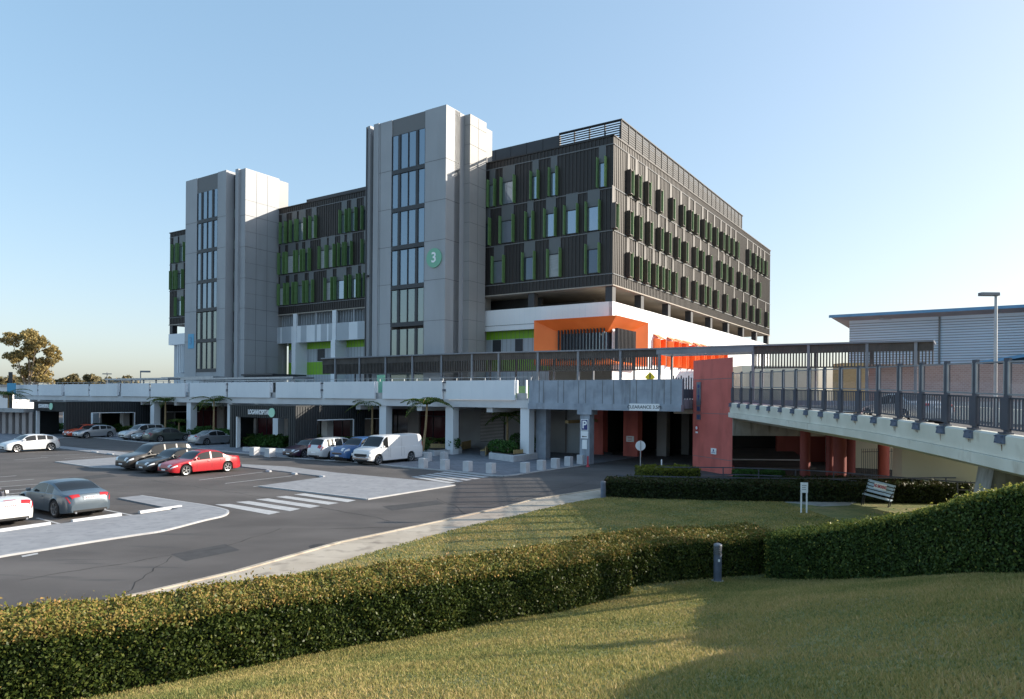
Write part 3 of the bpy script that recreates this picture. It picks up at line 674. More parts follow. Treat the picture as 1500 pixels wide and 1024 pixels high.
b = MB(W); b.box(ac-.2,ac+.2,-15.1,-15.055,1.15,1.85); b.build('notice', M['signw'], PS)
def notice(name, label, cu, cv, w, h, pos_fn, rz, m=M['signw'], lines=3, ink=M['ink']):
    p = pos_fn; o = empty(name, p, label, 'sign')
    o.rotation_euler = (0,0,rz)
    b = MB(); b.box(-w/2,w/2,-.03,0,-h/2,h/2); b.build('plate', m, o, local=True)
    b = MB()
    for i in range(lines): b.box(-w*.35,w*.3*random.uniform(.6,1),-.036,-.031,h*(.25-.25*i)-.02,h*(.25-.25*i)+.02)
    b.build('lettering', ink, o, local=True); return o
aa, zz = onb(923,643,-6.25); notice('notice_sign', 'small white and red notice on the red pier behind the round sign', 0,0,.7,.5, W(aa,-6.23,zz), RF, ink=M['signred'])
# ================================================================== upper covered walkway with batten screens
WK = empty('covered_walkway', W(0,-7,4.95), 'long covered walkway with dark vertical batten screens running past the towers and orange corner', 'covered walkway')
path = [(32,-8.0),(10.9,-8.0),(-6.9,-5.6),(-14.9,-5.5),(-27,-4.2)]
def along(p, q, a): t = (a-p[0])/(q[0]-p[0]); return p[1]+(q[1]-p[1])*t
posts = [29.87,26.08,22.25,18.5,14.68,10.9,8.05,4.05,.15,-3.72,-7.1,-14.85,-18.86,-22.81,-25.9]
def wb(a):
    for p, q in zip(path[:-1], path[1:]):
        if q[0] <= a <= p[0]: return along(p,q,a)
    return path[-1][1] if a < 0 else path[0][1]
for a_ in posts: b = MB(W); b.box(a_-.1,a_+.1,wb(a_)-.14,wb(a_)+.1,4.95,9.2); P('post', b, M['steel'], WK)
b = MB(W)
for p, q in zip(path[:-1], path[1:]):
    b.prism([(p[0],p[1]-.3),(q[0],q[1]-.3),(q[0],q[1]+3.2),(p[0],p[1]+3.2)], 9.18, 9.3)
P('roof', b, M['steel'], WK)
b = MB(W); p, q = path[2], path[3]; b.prism([(p[0],p[1]-.25),(q[0],q[1]-.25),(q[0],q[1]+3),(p[0],p[1]+3)], 8.75, 9.17); P('roof_beam', b, M['steel'], WK)
for i in range(len(posts)-1):
    if i == 10: continue
    a0, a1 = posts[i], posts[i+1]; b = MB(W); a_ = a0-.2; zl = 7.5
    while a_ > a1+.12: b.box(a_-.04,a_+.04,wb(a_)-.07,wb(a_)+.07,zl,9.18,0); a_ -= .21
    m = (wb(a0)+wb(a1))/2
    b.prism([(a0,wb(a0)-.05),(a0,wb(a0)+.03),(a1,wb(a1)+.03),(a1,wb(a1)-.05)], 8.55, 9.18,0)
    b.prism([(a0,wb(a0)-.04),(a0,wb(a0)+.04),(a1,wb(a1)+.04),(a1,wb(a1)-.04)], zl-.08, zl+.02,0)
    P('batten_screen', b, [M['batten']], WK)
b = MB(W); a_ = -26.1
while a_ > -27: b.box(a_-.04,a_+.04,-4.3,-4.15,7.5,9.18); a_ -= .21
b.box(-27,-26,-4.26,-4.2,8.55,9.18); P('batten_screen', b, M['batten'], WK)
b = MB(W); a_ = 31.9
while a_ > 30: b.box(a_-.04,a_+.04,-8.07,-7.93,7.5,9.18); a_ -= .21
b.box(30,32,-8.05,-7.97,8.55,9.18); P('batten_screen', b, M['batten'], WK)
for a_ in posts: b = MB(W); b.box(a_-.07,a_+.07,wb(a_)+2.8,wb(a_)+3,4.95,9.18); P('rear_post', b, M['steel'], WK)
# low flat canopies further left on the deck
for k, (a0, a1, bb, z) in enumerate([(34,56,-10.5,6.95),(58,74,-11,7.05)]):
    c = empty('deck_canopy', W((a0+a1)/2,bb,4.95), 'flat grey steel canopy on the deck %s' % ('below the left tower and the white band' if k == 0 else 'at the far left beyond the left tower'), 'canopy', 'low canopies on the deck')
    b = MB(W); b.box(a0,a1,bb,bb+3,z,z+.22); b.build('roof', M['galv'], c)
    for i in range(6): x = a0+.4+(a1-a0-.8)*i/5; b = MB(W); b.box(x-.07,x+.07,bb+.3,bb+.44,4.95,z); b.build('post', M['steel'], c)
    b = MB(W); b.box(a0,a1,bb+.1,bb+.16,6.55,6.6); b.box(a0,a1,bb+.1,bb+.16,6.75,6.8); b.build('rail', M['signw'], c)
# green kiosk panel seen in the parapet notch, and pedestrian warning sign
aa, zz = onb(558,565,-12.5); b = MB(W); b.box(aa-.45,aa+.45,-12.6,-12.4,4.95,7.1); o = b.build('kiosk_panel', M['signgreen']); tag(o, 'tall mint green panel standing behind the parapet notch under the big tower', 'panel')
aa, zz = onb(765,572,-11.); b = MB(W); b.box(aa-1.2,aa+1.,-11.,-10.9,4.95,6.0); o = b.build('garden_screen', M['green']); tag(o, 'low green screen behind the parapet notch at the concourse end', 'panel')
p = Vector(Dp(952,552.5,56)); PW = empty('warning_sign', (p.x,p.y,4.95), 'yellow diamond pedestrian warning sign above the weathered deck', 'sign'); PW.rotation_euler = (0,0,.0)
b = MB(); b.cyl((0,0,0),(0,0,2.4),.03,n=8); b.build('post', M['galv'], PW, local=True)
hz = p.z-4.95; b = MB(); b.add([(0,-.05,hz-.42),(.42,-.05,hz),(0,-.05,hz+.42),(-.42,-.05,hz),(0,-.03,hz-.42),(.42,-.03,hz),(0,-.03,hz+.42),(-.42,-.03,hz)],[(0,1,2,3),(7,6,5,4),(0,4,5,1),(1,5,6,2),(2,6,7,3),(3,7,4,0)]); b.build('plate', M['signyellow'], PW, local=True)
b = MB(); b.cyl((0,-.055,hz+.2),(0,-.065,hz+.2),.06,n=10); b.bar((0,-.06,hz+.14),(0,-.06,hz-.05),.09,.01); b.bar((0,-.06,hz-.03),(-.12,-.06,hz-.24),.05,.01); b.bar((0,-.06,hz-.03),(.12,-.06,hz-.24),.05,.01); b.build('walking_figure', M['ink'], PW, local=True)
# ================================================================== dark entrance portals
def portal(u_l, u_r, bf, length, label, text, su, opening_w, side_open):
    ar, al = onb(u_r,640,bf)[0], onb(u_l,640,bf)[0]; zt_ = 4.03
    o = empty('entrance_portal', W((ar+al)/2,bf,0), label, 'entrance'); be = bf+length
    w = MB(W); ol, orr = onb(su[0],640,bf)[0], onb(su[1],640,bf)[0]; zo = 2.95
    w.box(ar,orr,bf,bf+.35,0,zt_,0); w.box(ol,al,bf,bf+.35,0,zt_,0); w.box(orr,ol,bf,bf+.35,zo,zt_,0)
    # sides
    for aa0, aa1 in ((ar,ar+.35),(al-.35,al)):
        s = bf+.35
        for (s0, s1) in side_open: 
            w.box(aa0,aa1,s,s0,0,zt_,0); w.box(aa0,aa1,s0,s1,2.75,zt_,0); w.box(aa0,aa1,s0,s1,0,.35,0); s = s1
        w.box(aa0,aa1,s,be,0,zt_,0)
    for i in range(int((al-ar)/.3)):
        x = ar+.15+i*.3
        w.box(x-.03,x+.03,bf-.05,bf+.001, zo if orr < x < ol else 0, zt_-.02, 1)
    n = int(length/.3)
    for i in range(n):
        s = bf+.2+i*.3; op = any(s0 < s < s1 for s0,s1 in side_open); w.box(ar-.05,ar+.001,s-.03,s+.03, 2.75 if op else 0, zt_-.02, 1)
    w.build('wall', [M['portal'], M['portal_rib']], o)
    r = MB(W); r.box(ar-.05,al+.05,bf-.05,be,zt_,zt_+.09); r.build('roof', M['portal'], o)
    t = MB(W); t.box(ol-.12,ol+.02,bf-.08,bf+.3,0,zo+.02); t.build('door_jamb', M['white'], o)
    for s0, s1 in side_open: t = MB(W); t.box(ar-.07,ar+.02,s1,s1+.12,.3,2.8); t.box(ar-.07,ar+.02,s0,s1,2.75,2.83); t.build('window_frame', M['white_pan'], o)
    am = onb(text[0],603,bf)[0]; zz = onb(text[0],text[1],bf)[1]; wid = abs(onb(text[2],603,bf)[0]-onb(text[3],603,bf)[0])
    tx = txt3('LOGANHOSPITAL', .62, M['signw'], o, W(am,bf-.09,zz), RF, 'sign_lettering', ext=.02, bold=.012)
    tx.scale.x = wid/max(.1, tx.dimensions.x if tx.dimensions.x > .1 else 5.)
    dd = disc('sign_disc', text[5], .08, M['signmint'], o, W(onb(text[4],603,bf)[0],bf-.06,zz), (0,0,RF))
    return o, ar, al
p2, ar2, al2 = portal(336.5, 433, -21, 12.4, 'dark ribbed entrance portal with white lettering nearest the red car and van', (380,604,364,395,399.5,.42), (347,423), 0, ((-18.6,-14.2),(-12.6,-10.2)))
p1, ar1, al1 = portal(49, 97, -23, 24, 'dark ribbed entrance portal with white lettering at the far left behind the silver hatchback', (65,595,57,72,76,.4), (53.5,93), 0, ((-20.3,-15.2),(-11.0,-5)))
# ================================================================== ramp bridge on the right
RB = empty('ramp_bridge', (14,30,0), 'curving ramp bridge with cream concrete barrier, dark slatted railing and glass screens', 'bridge')
ctl = [(14.2,45.6),(14.2,37.),(13.95,27.5),(13.35,21.5),(12.75,17.4),(12.6,15.2)]
cv = curve(ctl, 24)
def arclen(c):
    L = [0.]
    for p, q in zip(c[:-1], c[1:]): L.append(L[-1]+math.dist(p,q))
    return L
AL = arclen(cv); LT = AL[-1]
def bp(s):
    s = max(0,min(LT,s)); i = max(0, min(len(AL)-2, int(np.searchsorted(AL, s))-1)); t = (s-AL[i])/max(1e-6,AL[i+1]-AL[i])
    p, q = cv[i], cv[i+1]; d = Vector((q[0]-p[0],q[1]-p[1],0)).normalized()
    return Vector((p[0]+(q[0]-p[0])*t, p[1]+(q[1]-p[1])*t, 0)), d
def zb(y): return float(np.interp(y, [15,17.4,27.3,45.6], [3.98,4.05,4.34,4.75]))   # top of the concrete barrier
def sweep(mb, prof, s0, s1, step=1.0, mi=None):
    """prof: (offset to the left of travel = away from the lawn, height below barrier top)"""
    n = max(1, round((s1-s0)/step)); k = len(prof); vs = []
    for i in range(n+1):
        p, d = bp(s0+(s1-s0)*i/n); nr = Vector((-d.y,d.x,0)); z = zb(p.y)
        for o_, h in prof: q = p+nr*o_; vs.append((q.x,q.y,z+h))
    fs = [(i*k+j,(i+1)*k+j,(i+1)*k+(j+1)%k,i*k+(j+1)%k) for i in range(n) for j in range(k)]
    fs += [tuple(range(k)), tuple(n*k+j for j in range(k-1,-1,-1))]
    mb.add(vs, fs, mi)
b = MB(); sweep(b, [(.0,-.62),(-.02,-.05),(.05,0),(.25,0),(.32,-.62)], 0, LT); P_ = b.build('barrier', M['barrier'], RB)
b = MB(); sweep(b, [(-.10,-.93),(-.10,-.63),(.3,-.63),(10.5,-.63),(10.5,-1.15),(.6,-1.15)], 0, LT); b.build('deck', M['barrier'], RB)
b = MB(); sweep(b, [(.35,-.625),(10.2,-.625),(10.2,-.60),(.35,-.60)], 0, LT); b.build('road_surface', M['asphalt'], RB)
b = MB(); sweep(b, [(10.0,-.6),(10.0,.1),(10.3,.1),(10.3,-.6)], 0, LT); b.build('far_barrier', M['barrier'], RB)
NP = 18; sp = LT/NP; HR = 2.0
post_s = [sp*i+.15 for i in range(NP)]+[LT-.1]
def frame(s): p, d = bp(s); nr = Vector((-d.y,d.x,0)); return p, d, nr, zb(p.y)
def pt(s, o_, h): p, d, nr, z = frame(s); q = p+nr*o_; return (q.x,q.y,z+h)
for s in post_s:
    p, d, nr, z = frame(s); ang = math.atan2(d.y,d.x)
    b = MB(); b.bar(pt(s,.14,-.02), pt(s,.14,HR), .08, .2)
    q0, q1 = s-.16, s+.16
    b.box(*[0]*6) if False else None
    b.bar(pt(s-.2,.1,.02), pt(s+.2,.1,.02), .2, .04)
    b.add([pt(q0,.06,.1),pt(q1,.06,.1),pt(q1,.06,.97),pt(q0,.06,.97),pt(q0,.12,.1),pt(q1,.12,.1),pt(q1,.12,.97),pt(q0,.12,.97)],[(0,1,2,3),(7,6,5,4),(0,4,5,1),(1,5,6,2),(2,6,7,3),(3,7,4,0)])
    po = b.build('railing_post', M['slat'], RB)
    b = MB(); q0, q1 = s-.22, s+.22
    b.add([pt(q0,-.09,-.25),pt(q1,-.09,-.25),pt(q1,-.05,-.03),pt(q0,-.05,-.03),pt(q0,-.01,-.25),pt(q1,-.01,-.25),pt(q1,.02,-.02),pt(q0,.02,-.02)],[(0,1,2,3),(7,6,5,4),(0,4,5,1),(1,5,6,2),(2,6,7,3),(3,7,4,0)])
    for dh in (-.22,-.06):
        for ds in (-.15,.15): b.cyl(pt(s+ds,-.07,dh), pt(s+ds,-.11,dh), .02, n=6)
    br = b.build('bracket', M['bracket'], RB)
    b = MB()
    for ds in (-.05,.04): 
        if random.random() < .8:
            l = random.uniform(.06,.2); w_ = random.uniform(.012,.03)
            b.add([pt(s+ds-w_,-.022,-.28),pt(s+ds+w_,-.022,-.28),pt(s+ds+w_*.4,-.012,-.28-l),pt(s+ds-w_*.4,-.012,-.28-l)],[(0,1,2,3)])
    if b.v: b.build('rust_streak', M['rust'], br, recalc=False)
for i in range(len(post_s)-1):
    s0, s1 = post_s[i]+.04, post_s[i+1]-.04; b = MB(); s = s0+.02; n = int((s1-s0)/.155)
    for j in range(n+1):
        s = s0+(s1-s0)*j/n; b.add([pt(s-.028,.14,.12),pt(s+.028,.14,.12),pt(s+.028,.14,.95),pt(s-.028,.14,.95),pt(s-.028,.165,.12),pt(s+.028,.165,.12),pt(s+.028,.165,.95),pt(s-.028,.165,.95)],[(0,1,2,3),(7,6,5,4),(0,4,5,1),(1,5,6,2),(2,6,7,3),(3,7,4,0)])
    for h in (.13,.94): b.bar(pt(s0,.16,h), pt(s1,.16,h), .05, .05)
    b.build('slat_panel', M['slat'], RB)
    a0, a1 = s0+.09, s1-.04
    b = MB()
    for (q0,h0,q1,h1) in ((a0,1.04,a1,1.04),(a0,1.9,a1,1.9)): b.bar(pt(q0,.1,h0), pt(q1,.1,h1), .04, .045)
    for q in (a0,a1): b.bar(pt(q,.1,1.04), pt(q,.1,1.9), .045, .04)
    fr = b.build('glass_frame', M['galv'], RB)
    b = MB(); b.add([pt(a0,.1,1.05),pt(a1,.1,1.05),pt(a1,.1,1.89),pt(a0,.1,1.89)],[(0,1,2,3)]); b.build('glass_pane', M['tint'], fr, recalc=False)
# substructure: cross head beam, end pier
b = MB(); b.prism([(14.35,45.4),(24.5,45.4),(24.5,46.6),(14.35,46.6)], lambda x,y: 2.62, 3.8); b.build('cross_beam', M['soffit_conc'], RB)
b = MB(); b.add([(13.1,20.4,0),(18.5,20.4,0),(18.5,19.5,0),(12.9,19.5,0),(13.65,20.4,3.3),(18.5,20.4,3.3),(18.5,19.5,3.3),(13.5,19.5,3.3)],[(0,1,2,3),(7,6,5,4),(0,4,5,1),(1,5,6,2),(2,6,7,3),(3,7,4,0)]); b.build('pier', M['soffit_conc'], RB)
# far span of the same ramp behind the red pillar, joining the weathered deck
b = MB()
def seg(p, q, prof, mi=0):
    p, q = Vector((*p,0)), Vector((*q,0)); d = (q-p).normalized(); nr = Vector((-d.y,d.x,0)); k = len(prof)
    vs = [tuple(p+nr*o_+Vector((0,0,h))) for o_, h in prof]+[tuple(q+nr*o_+Vector((0,0,h))) for o_, h in prof]
    b.add(vs, [(j,k+j,k+(j+1)%k,(j+1)%k) for j in range(k)]+[tuple(range(k)), tuple(range(2*k-1,k-1,-1))], mi)
e0, e1 = (11.9,51.4), (14.2,51.0)
seg(e0, e1, [(0,3.9),(0,4.75),(.3,4.75),(.3,3.9)], 0); seg(e0, e1, [(.12,5.0),(.12,5.7),(.18,5.7),(.18,5.0)], 1)
for i in range(14): t = i/13; x = e0[0]+(e1[0]-e0[0])*t; y = e0[1]+(e1[1]-e0[1])*t; b.box(x-.04,x+.04,y+.1,y+.2,4.7,6.7 if i%3 == 0 else 6.55,1)
for i in range(9): t = i/8; x = e0[0]+(e1[0]-e0[0])*t; y = e0[1]+(e1[1]-e0[1])*t; b.box(x-.09,x+.02,y-.14,y+.0,4.5,4.85,0)
b.build('far_span', [M['barrier'], M['slat']], RB)
b = MB(); b.prism([(12.0,51.2),(14.4,50.6),(15.5,46.8),(24,45.6),(26,56),(16,60)], 4.2, 4.6); b.build('deck_joint', M['conc'], RB)
# red pillar
RP = empty('red_pillar', (13.6,48,0), 'tall red painted concrete pillar with signs where the ramp bridge meets the deck', 'pillar')
c0, c1, c2 = (12.93,49.95), (13.42,48.46), (14.35,45.5)
poly = [c0, c1, c2, (15.2,48.2), (14.4,50.9)]
b = MB(); b.prism(poly, 0, 7.72, 0)
for z in (2.12-1.35+.2, 4.0, 6.35):
    for p, q in ((c0,c1),(c1,c2)): b.bar((p[0]-.004,p[1]-.004,z),(q[0]-.004,q[1]-.004,z), .02, .03, 1)
b.build('shaft', [M['red'], M['joint']], RP)
b = MB(); b.prism([(12.98,49.7),(13.43,48.38),(14.42,45.25),(15.3,48),(14.5,50.6)], -.05, .42); b.build('plinth', M['red'], RP)
d01 = Vector((c1[0]-c0[0],c1[1]-c0[1],0)).normalized(); d12 = Vector((c2[0]-c1[0],c2[1]-c1[1],0)).normalized()
a01, a12 = math.atan2(d01.y,d01.x), math.atan2(d12.y,d12.x)
def on_face(c, d, t, z): n_ = Vector((d.y,-d.x,0)); p = Vector((*c,0))+d*t+n_*.035; return (p.x,p.y,z)
def plate(name, label, c, d, ang, t, z, w, h, m, writing, wm, ws):
    o = empty(name, on_face(c,d,t,z), label, 'sign', rz=ang); b = MB(); b.box(-w/2,w/2,-.02,.02,-h/2,h/2); b.build('plate', m, o, local=True)
    if writing:
        for i, ch in enumerate(writing):
            tt = text_mesh('lettering', ch, ws, wm, o, (0,0,0), (rad(90),0,0), ext=.004); tt.location = (0,-.028,h/2-(i+.5)*h/len(writing))
    b = MB()
    if h > 1: b.cyl((0,-.02,h*.32),(0,-.028,h*.32),.13,n=16); b.box(-.03,.03,-.028,-.02,-.1,.35); b.add([(-.12,-.03,-.1),(.12,-.03,-.1),(0,-.03,-.55)],[(0,1,2)])
    elif wm is None and w < .55: b.box(-w*.3,w*.3,-.028,-.02,-h*.3,-h*.12); b.box(-w*.3,-w*.1,-.028,-.02,-.02,h*.3); b.box(w*.05,w*.3,-.028,-.02,-.02,h*.3)
    if b.v: b.build('symbol', M['signb'], o, local=True, recalc=False)
    return o
plate('pillar_sign', 'tall narrow grey-blue sign on the narrow face of the red pillar', c0, d01, a01, .75, 5.35, .52, 1.65, M['steel'], [], None, 0)
plate('pillar_sign', 'small square blue sign just below the tall sign on the red pillar', c0, d01, a01, .75, 4.02+.28, .42, .38, M['steel'], [], None, 0)
plate('pillar_sign', 'lower small blue sign with an arrow shape on the red pillar', c0, d01, a01, .75, 3.72, .48, .38, M['steel'], [], None, 0)
o = empty('pillar_emblem', on_face(c0,d01,.55,2.95), 'faded round white and red emblem low on the narrow face of the red pillar', 'sign', rz=a01)
b = MB(); b.cyl((0,0,0),(0,-.02,0),.2,n=18); b.build('plate', M['signred'], o, local=True); b = MB(); b.cyl((0,-.02,0),(0,-.03,0),.12,n=14); b.box(-.14,.14,-.02,0,-.38,-.26); b.build('field', M['signw'], o, local=True)
o = plate('pillar_sign', 'small white notice with blue emblem low on the wide face of the red pillar', c1, d12, a12, 1.05, 1.45, .62, .4, M['signw'], [], None, 0)
b = MB(); b.cyl((0,-.02,.06),(0,-.028,.06),.07,n=12); b.box(-.22,.22,-.026,-.02,-.12,-.09); b.box(-.16,.16,-.026,-.02,-.05,-.03); b.build('lettering', M['signb'], o, local=True)
# ------------------------------------------------------------------ under the bridge
def thing(name, mb, m, label, cat, group=None, **k): o = mb.build(name, m, None, **k); return tag(o, label, cat, group)
def wallbox(x0,x1,y0,y1,z0,z1): b = MB(); b.box(x0,x1,y0,y1,z0,z1); return b
colspec = [(1179,704,.30,'leftmost round red column under the bridge'),(1215,706,.22,'slim round red column just left of the widest one'),(1230,709,.36,'widest round red column, nearest under the bridge'),(1246,694,.30,'round red column half hidden behind the widest one'),(1294,702,.34,'rightmost round red column standing by the dark fence')]
for u, v, r, lab in colspec:
    p = G(u,v); b = MB(); b.cyl((p[0],p[1],0),(p[0],p[1],3.8),r,n=24); o = thing('round_column', b, M['red_dark'], lab, 'column', 'round red columns under the bridge', smooth=True)
p0, p1 = G(1138,676), G(1206,676); b = wallbox(p0[0], p1[0], p0[1], p0[1]+.3, 0, 4.2); thing('red_wall', b, M['red_dark'], 'red rendered wall set back behind the round columns', 'wall')
b = MB(); b.cyl((G(1205,676)[0]+.1,p0[1]-.1,0),(G(1205,676)[0]+.1,p0[1]-.1,4),.07,n=8); thing('downpipe', b, M['signw'], 'white downpipe at the end of the red wall', 'pipe')
b = MB(); x0, y0 = G(1312,695)[:2]; b.prism([(Dp(1321,690,40)[0],40),(Dp(1445,690,37)[0],37),(Dp(1445,690,37)[0],38),(Dp(1321,690,40)[0],41)], 0, 3.9)
b.prism([(Dp(1241,690,52)[0],52),(Dp(1330,690,50)[0],50),(Dp(1330,690,50)[0],50.4),(Dp(1241,690,52)[0],52.4)], 0, 4.1)
thing('beige_wall', b, M['beige'], 'long beige rendered wall beneath the ramp bridge', 'wall')
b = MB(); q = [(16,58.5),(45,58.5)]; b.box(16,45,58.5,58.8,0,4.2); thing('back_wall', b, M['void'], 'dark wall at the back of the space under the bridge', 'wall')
# raised floor and upward ramp in the dark space right of the pillar
b = MB(); b.prism([(15.5,50.5),(22,50.5),(23,57.8),(15.5,57.8)], -.02, lambda x,y: .1+max(0,(y-50.5))*.12); tag(b.build('ramp', M['asphalt']), kind='structure')
b = MB(); b.prism([(15.6,53),(22,53),(22,53.25),(15.6,53.25)], .3, .47); tag(b.build('kerb', M['bollard_c']), kind='structure')
# dark picket fence
fp, fq = Vector(G(1262,703)), Vector(G(1321,701)); FE = empty('picket_fence', fp, 'dark metal picket fence between the red column and the beige wall', 'fence')
b = MB()
for h in (.25,1.75): b.bar(fp+Vector((0,0,h)), fq+Vector((0,0,h)), .04,.04)
b.build('rail', M['black'], FE); b = MB(); n = 22
for i in range(n+1): q = fp.lerp(fq,i/n); b.bar(q+Vector((0,0,.1)), q+Vector((0,0,1.95)), .022,.022)
b.build('pickets', M['black'], FE)
# handrails: low curved dark rail along the path
def rail(name, label, pts, hs, pm=M['slat'], r=.03, step=2.0):
    o = empty(name, (*pts[0],0), label, 'railing'); b = MB(); c = curve(pts, 6)
    for h in hs:
        for p, q in zip(c[:-1], c[1:]): b.bar((p[0],p[1],h+zg(*p)*.3),(q[0],q[1],h+zg(*q)*.3), r*1.6, r*2)
    b.build('rail', pm, o); L = arclen(c); s = 0
    while s <= L[-1]:
        i = max(0,int(np.searchsorted(L,s))-1); i = min(i,len(c)-2); t = (s-L[i])/(L[i+1]-L[i]); x = c[i][0]+(c[i+1][0]-c[i][0])*t; y = c[i][1]+(c[i+1][1]-c[i][1])*t
        b = MB(); b.bar((x,y,-.05),(x,y,max(hs)), r*1.8, r*1.8); b.build('post', pm, o); s += step
    return o
rail('path_railing', 'dark metal railing behind the low dark hedge, nearest the lawn', [Dp(903,700,37.6)[:2], Dp(1000,700,37.2)[:2], Dp(1090,700,37)[:2], Dp(1180,700,37)[:2], Dp(1290,700,37.5)[:2], Dp(1400,700,38)[:2]], (.45,.8))
rail('path_railing', 'second dark railing further back below the beige wall', [Dp(960,690,41)[:2], Dp(1080,690,41)[:2], Dp(1200,690,39.5)[:2], Dp(1320,690,36.5)[:2], Dp(1440,690,34)[:2]], (.55,.95))
# garden path behind the railing
b = MB(); b.prism([Dp(930,710,38.3)[:2],Dp(1400,710,38.8)[:2],Dp(1400,710,40.5)[:2],Dp(930,710,40.2)[:2]], -.02, .05); tag(b.build('garden_path', M['conc']), kind='structure')
b = MB(); b.prism([G(1150,738)[:2],G(1255,738)[:2],G(1240,745)[:2],G(1215,747)[:2],G(1190,743)[:2]], -.02, .1); tag(b.build('garden_path', M['conc']), kind='structure')
b = MB(); b.prism([Dp(884,710,35)[:2],Dp(1420,710,33)[:2],Dp(1440,700,44.8)[:2],Dp(1000,700,44.8)[:2],Dp(930,700,40)[:2]], -.02, .03); tag(b.build('garden_soil', M['soil']), kind='structure')
# ------------------------------------------------------------------ hedges
def hedge(label, base, height, width, leaf, dens=900, size=.05, seed=0, top_jit=.05, lumps=.10):
    """base: (x,y) points along the front foot, camera side; the hedge lies to the left of travel"""
    c = curve(base, 10); L = arclen(c); tot = L[-1]
    o = empty('hedge', (*base[0], zg(*base[0])), label, 'hedge')
    hf = height if callable(height) else (lambda s: height)
    def at(s):
        i = np.clip(np.searchsorted(L, s)-1, 0, len(c)-2); Lx = np.array(L); C_ = np.array(c); t = (s-Lx[i])/(Lx[i+1]-Lx[i])
        p = C_[i]+(C_[i+1]-C_[i])*t[:,None]; d = C_[i+1]-C_[i]; d /= np.linalg.norm(d,axis=1)[:,None]; return p, np.c_[-d[:,1],d[:,0]]
    def hs(s): return np.array([hf(x/tot) for x in s])
    # core
    ss = np.linspace(0, tot, max(6,int(tot/.4))); p, nr = at(ss); hh = hs(ss); b = MB(); k = len(ss); vs = []
    z0 = zt(p[:,0],p[:,1]); 
    for j in range(k):
        for o_, h in ((.10,0),(.10,hh[j]-.12),(width-.1,hh[j]-.12),(width-.1,-.2)):
            q = p[j]+nr[j]*o_; vs.append((q[0],q[1],z0[j]+h))
    fs = [(j*4+m,(j+1)*4+m,(j+1)*4+(m+1)%4,j*4+(m+1)%4) for j in range(k-1) for m in range(4)]+[(0,1,2,3),(k*4-1,k*4-2,k*4-3,k*4-4)]
    b.add(vs, fs); b.build('branches', M['hedgecore'], o)
    area = tot*(np.mean(hh)*1.5+width); n = int(dens*area)
    s = rng.uniform(-.05, tot+.05, n); s = np.clip(s,0,tot); p, nr = at(s); hh = hs(s); z0 = zt(p[:,0],p[:,1])
    per = hh+width+hh*.5; u = rng.uniform(0,1,n)*per
    off = np.where(u < hh, 0, np.where(u < hh+width, u-hh, width)); h = np.where(u < hh, u, np.where(u < hh+width, hh, hh-(u-hh-width)))
    nx = np.where(u < hh, -1., np.where(u < hh+width, 0., 1.)); nz = np.where((u >= hh)&(u < hh+width), 1., 0.)
    # rounded shoulders and lumpy surface
    lump = lumps*(np.sin(s*2.1+seed)*.5+np.sin(s*5.3+h*4+seed*2)*.3+np.sin(s*11+h*9)*.2)
    depth = -np.abs(rng.normal(0,.035,n))+(nz > 0)*(rng.random(n) < .12)*rng.exponential(.035,n)+lump*.6+rng.normal(0,.02,n)+ (rng.random(n) < .03)*rng.uniform(0,.09,n)
    edge = np.minimum(np.abs(u-hh), .18); rd = (.18-edge)**2/.18*.6
    off2 = off+nx*(depth-rd*(nz == 0)); h2 = h+nz*(depth-rd)
    c3 = np.c_[p[:,0]+nr[:,0]*off2, p[:,1]+nr[:,1]*off2, z0+h2+rng.normal(0,.01,n)]
    nrm = np.c_[nr[:,0]*nx, nr[:,1]*nx, nz*.5]*.9; nrm[:,0] += nz*.75
    # top and front rim coloured brighter as if sunlit, along with young growth
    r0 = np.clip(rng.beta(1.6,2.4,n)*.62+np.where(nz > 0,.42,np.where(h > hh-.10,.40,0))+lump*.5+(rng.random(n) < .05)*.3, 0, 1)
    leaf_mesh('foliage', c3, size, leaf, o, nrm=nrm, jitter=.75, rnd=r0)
    # ends
    for s_, sg in ((0.,-1),(tot,1)):
        m_ = int(dens*width*hh.mean()*1.0); p, nr = at(np.full(m_, min(max(s_,1e-4),tot-1e-4))); w_ = rng.uniform(0,width,m_); z0 = zt(p[:,0],p[:,1]); hq = hs(np.array([s_]))[0]
        d = np.c_[nr[:,1],-nr[:,0]]*sg; dd = rng.normal(0,.04,m_)
        c4 = np.c_[p[:,0]+nr[:,0]*w_+d[:,0]*dd, p[:,1]+nr[:,1]*w_+d[:,1]*dd, z0+rng.uniform(0,hq,m_)]
        leaf_mesh('foliage', c4, size, leaf, o, nrm=np.c_[d,np.zeros(m_)], jitter=.8)
    return o
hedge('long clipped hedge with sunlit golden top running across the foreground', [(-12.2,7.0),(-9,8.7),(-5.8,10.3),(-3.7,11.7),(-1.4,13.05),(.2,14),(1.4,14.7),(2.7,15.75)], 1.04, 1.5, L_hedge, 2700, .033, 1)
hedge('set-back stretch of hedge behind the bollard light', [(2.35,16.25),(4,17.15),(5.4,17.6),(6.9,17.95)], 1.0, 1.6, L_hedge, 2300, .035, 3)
hedge('tall green hedge climbing the slope at the right of the lawn', [(6.35,17.35),(7.3,16.2),(7.95,15),(8.25,13.8),(8.4,12.6),(8.55,11.4),(8.7,9.6),(8.8,7),(8.9,3)], lambda t: 1.12+.52*min(1,t*1.9)+1.5*max(0,(t-.6)/.4)**.7, 1.35, L_hedge_r, 1900, .037, 4)  # last stretch, out of view, raised to throw its shade further over the lawn
hd = [Dp(889,731,34.5)[:2], Dp(1000,735,34)[:2], Dp(1140,738,33.5)[:2], Dp(1280,742,33.3)[:2], Dp(1400,740,33)[:2]]
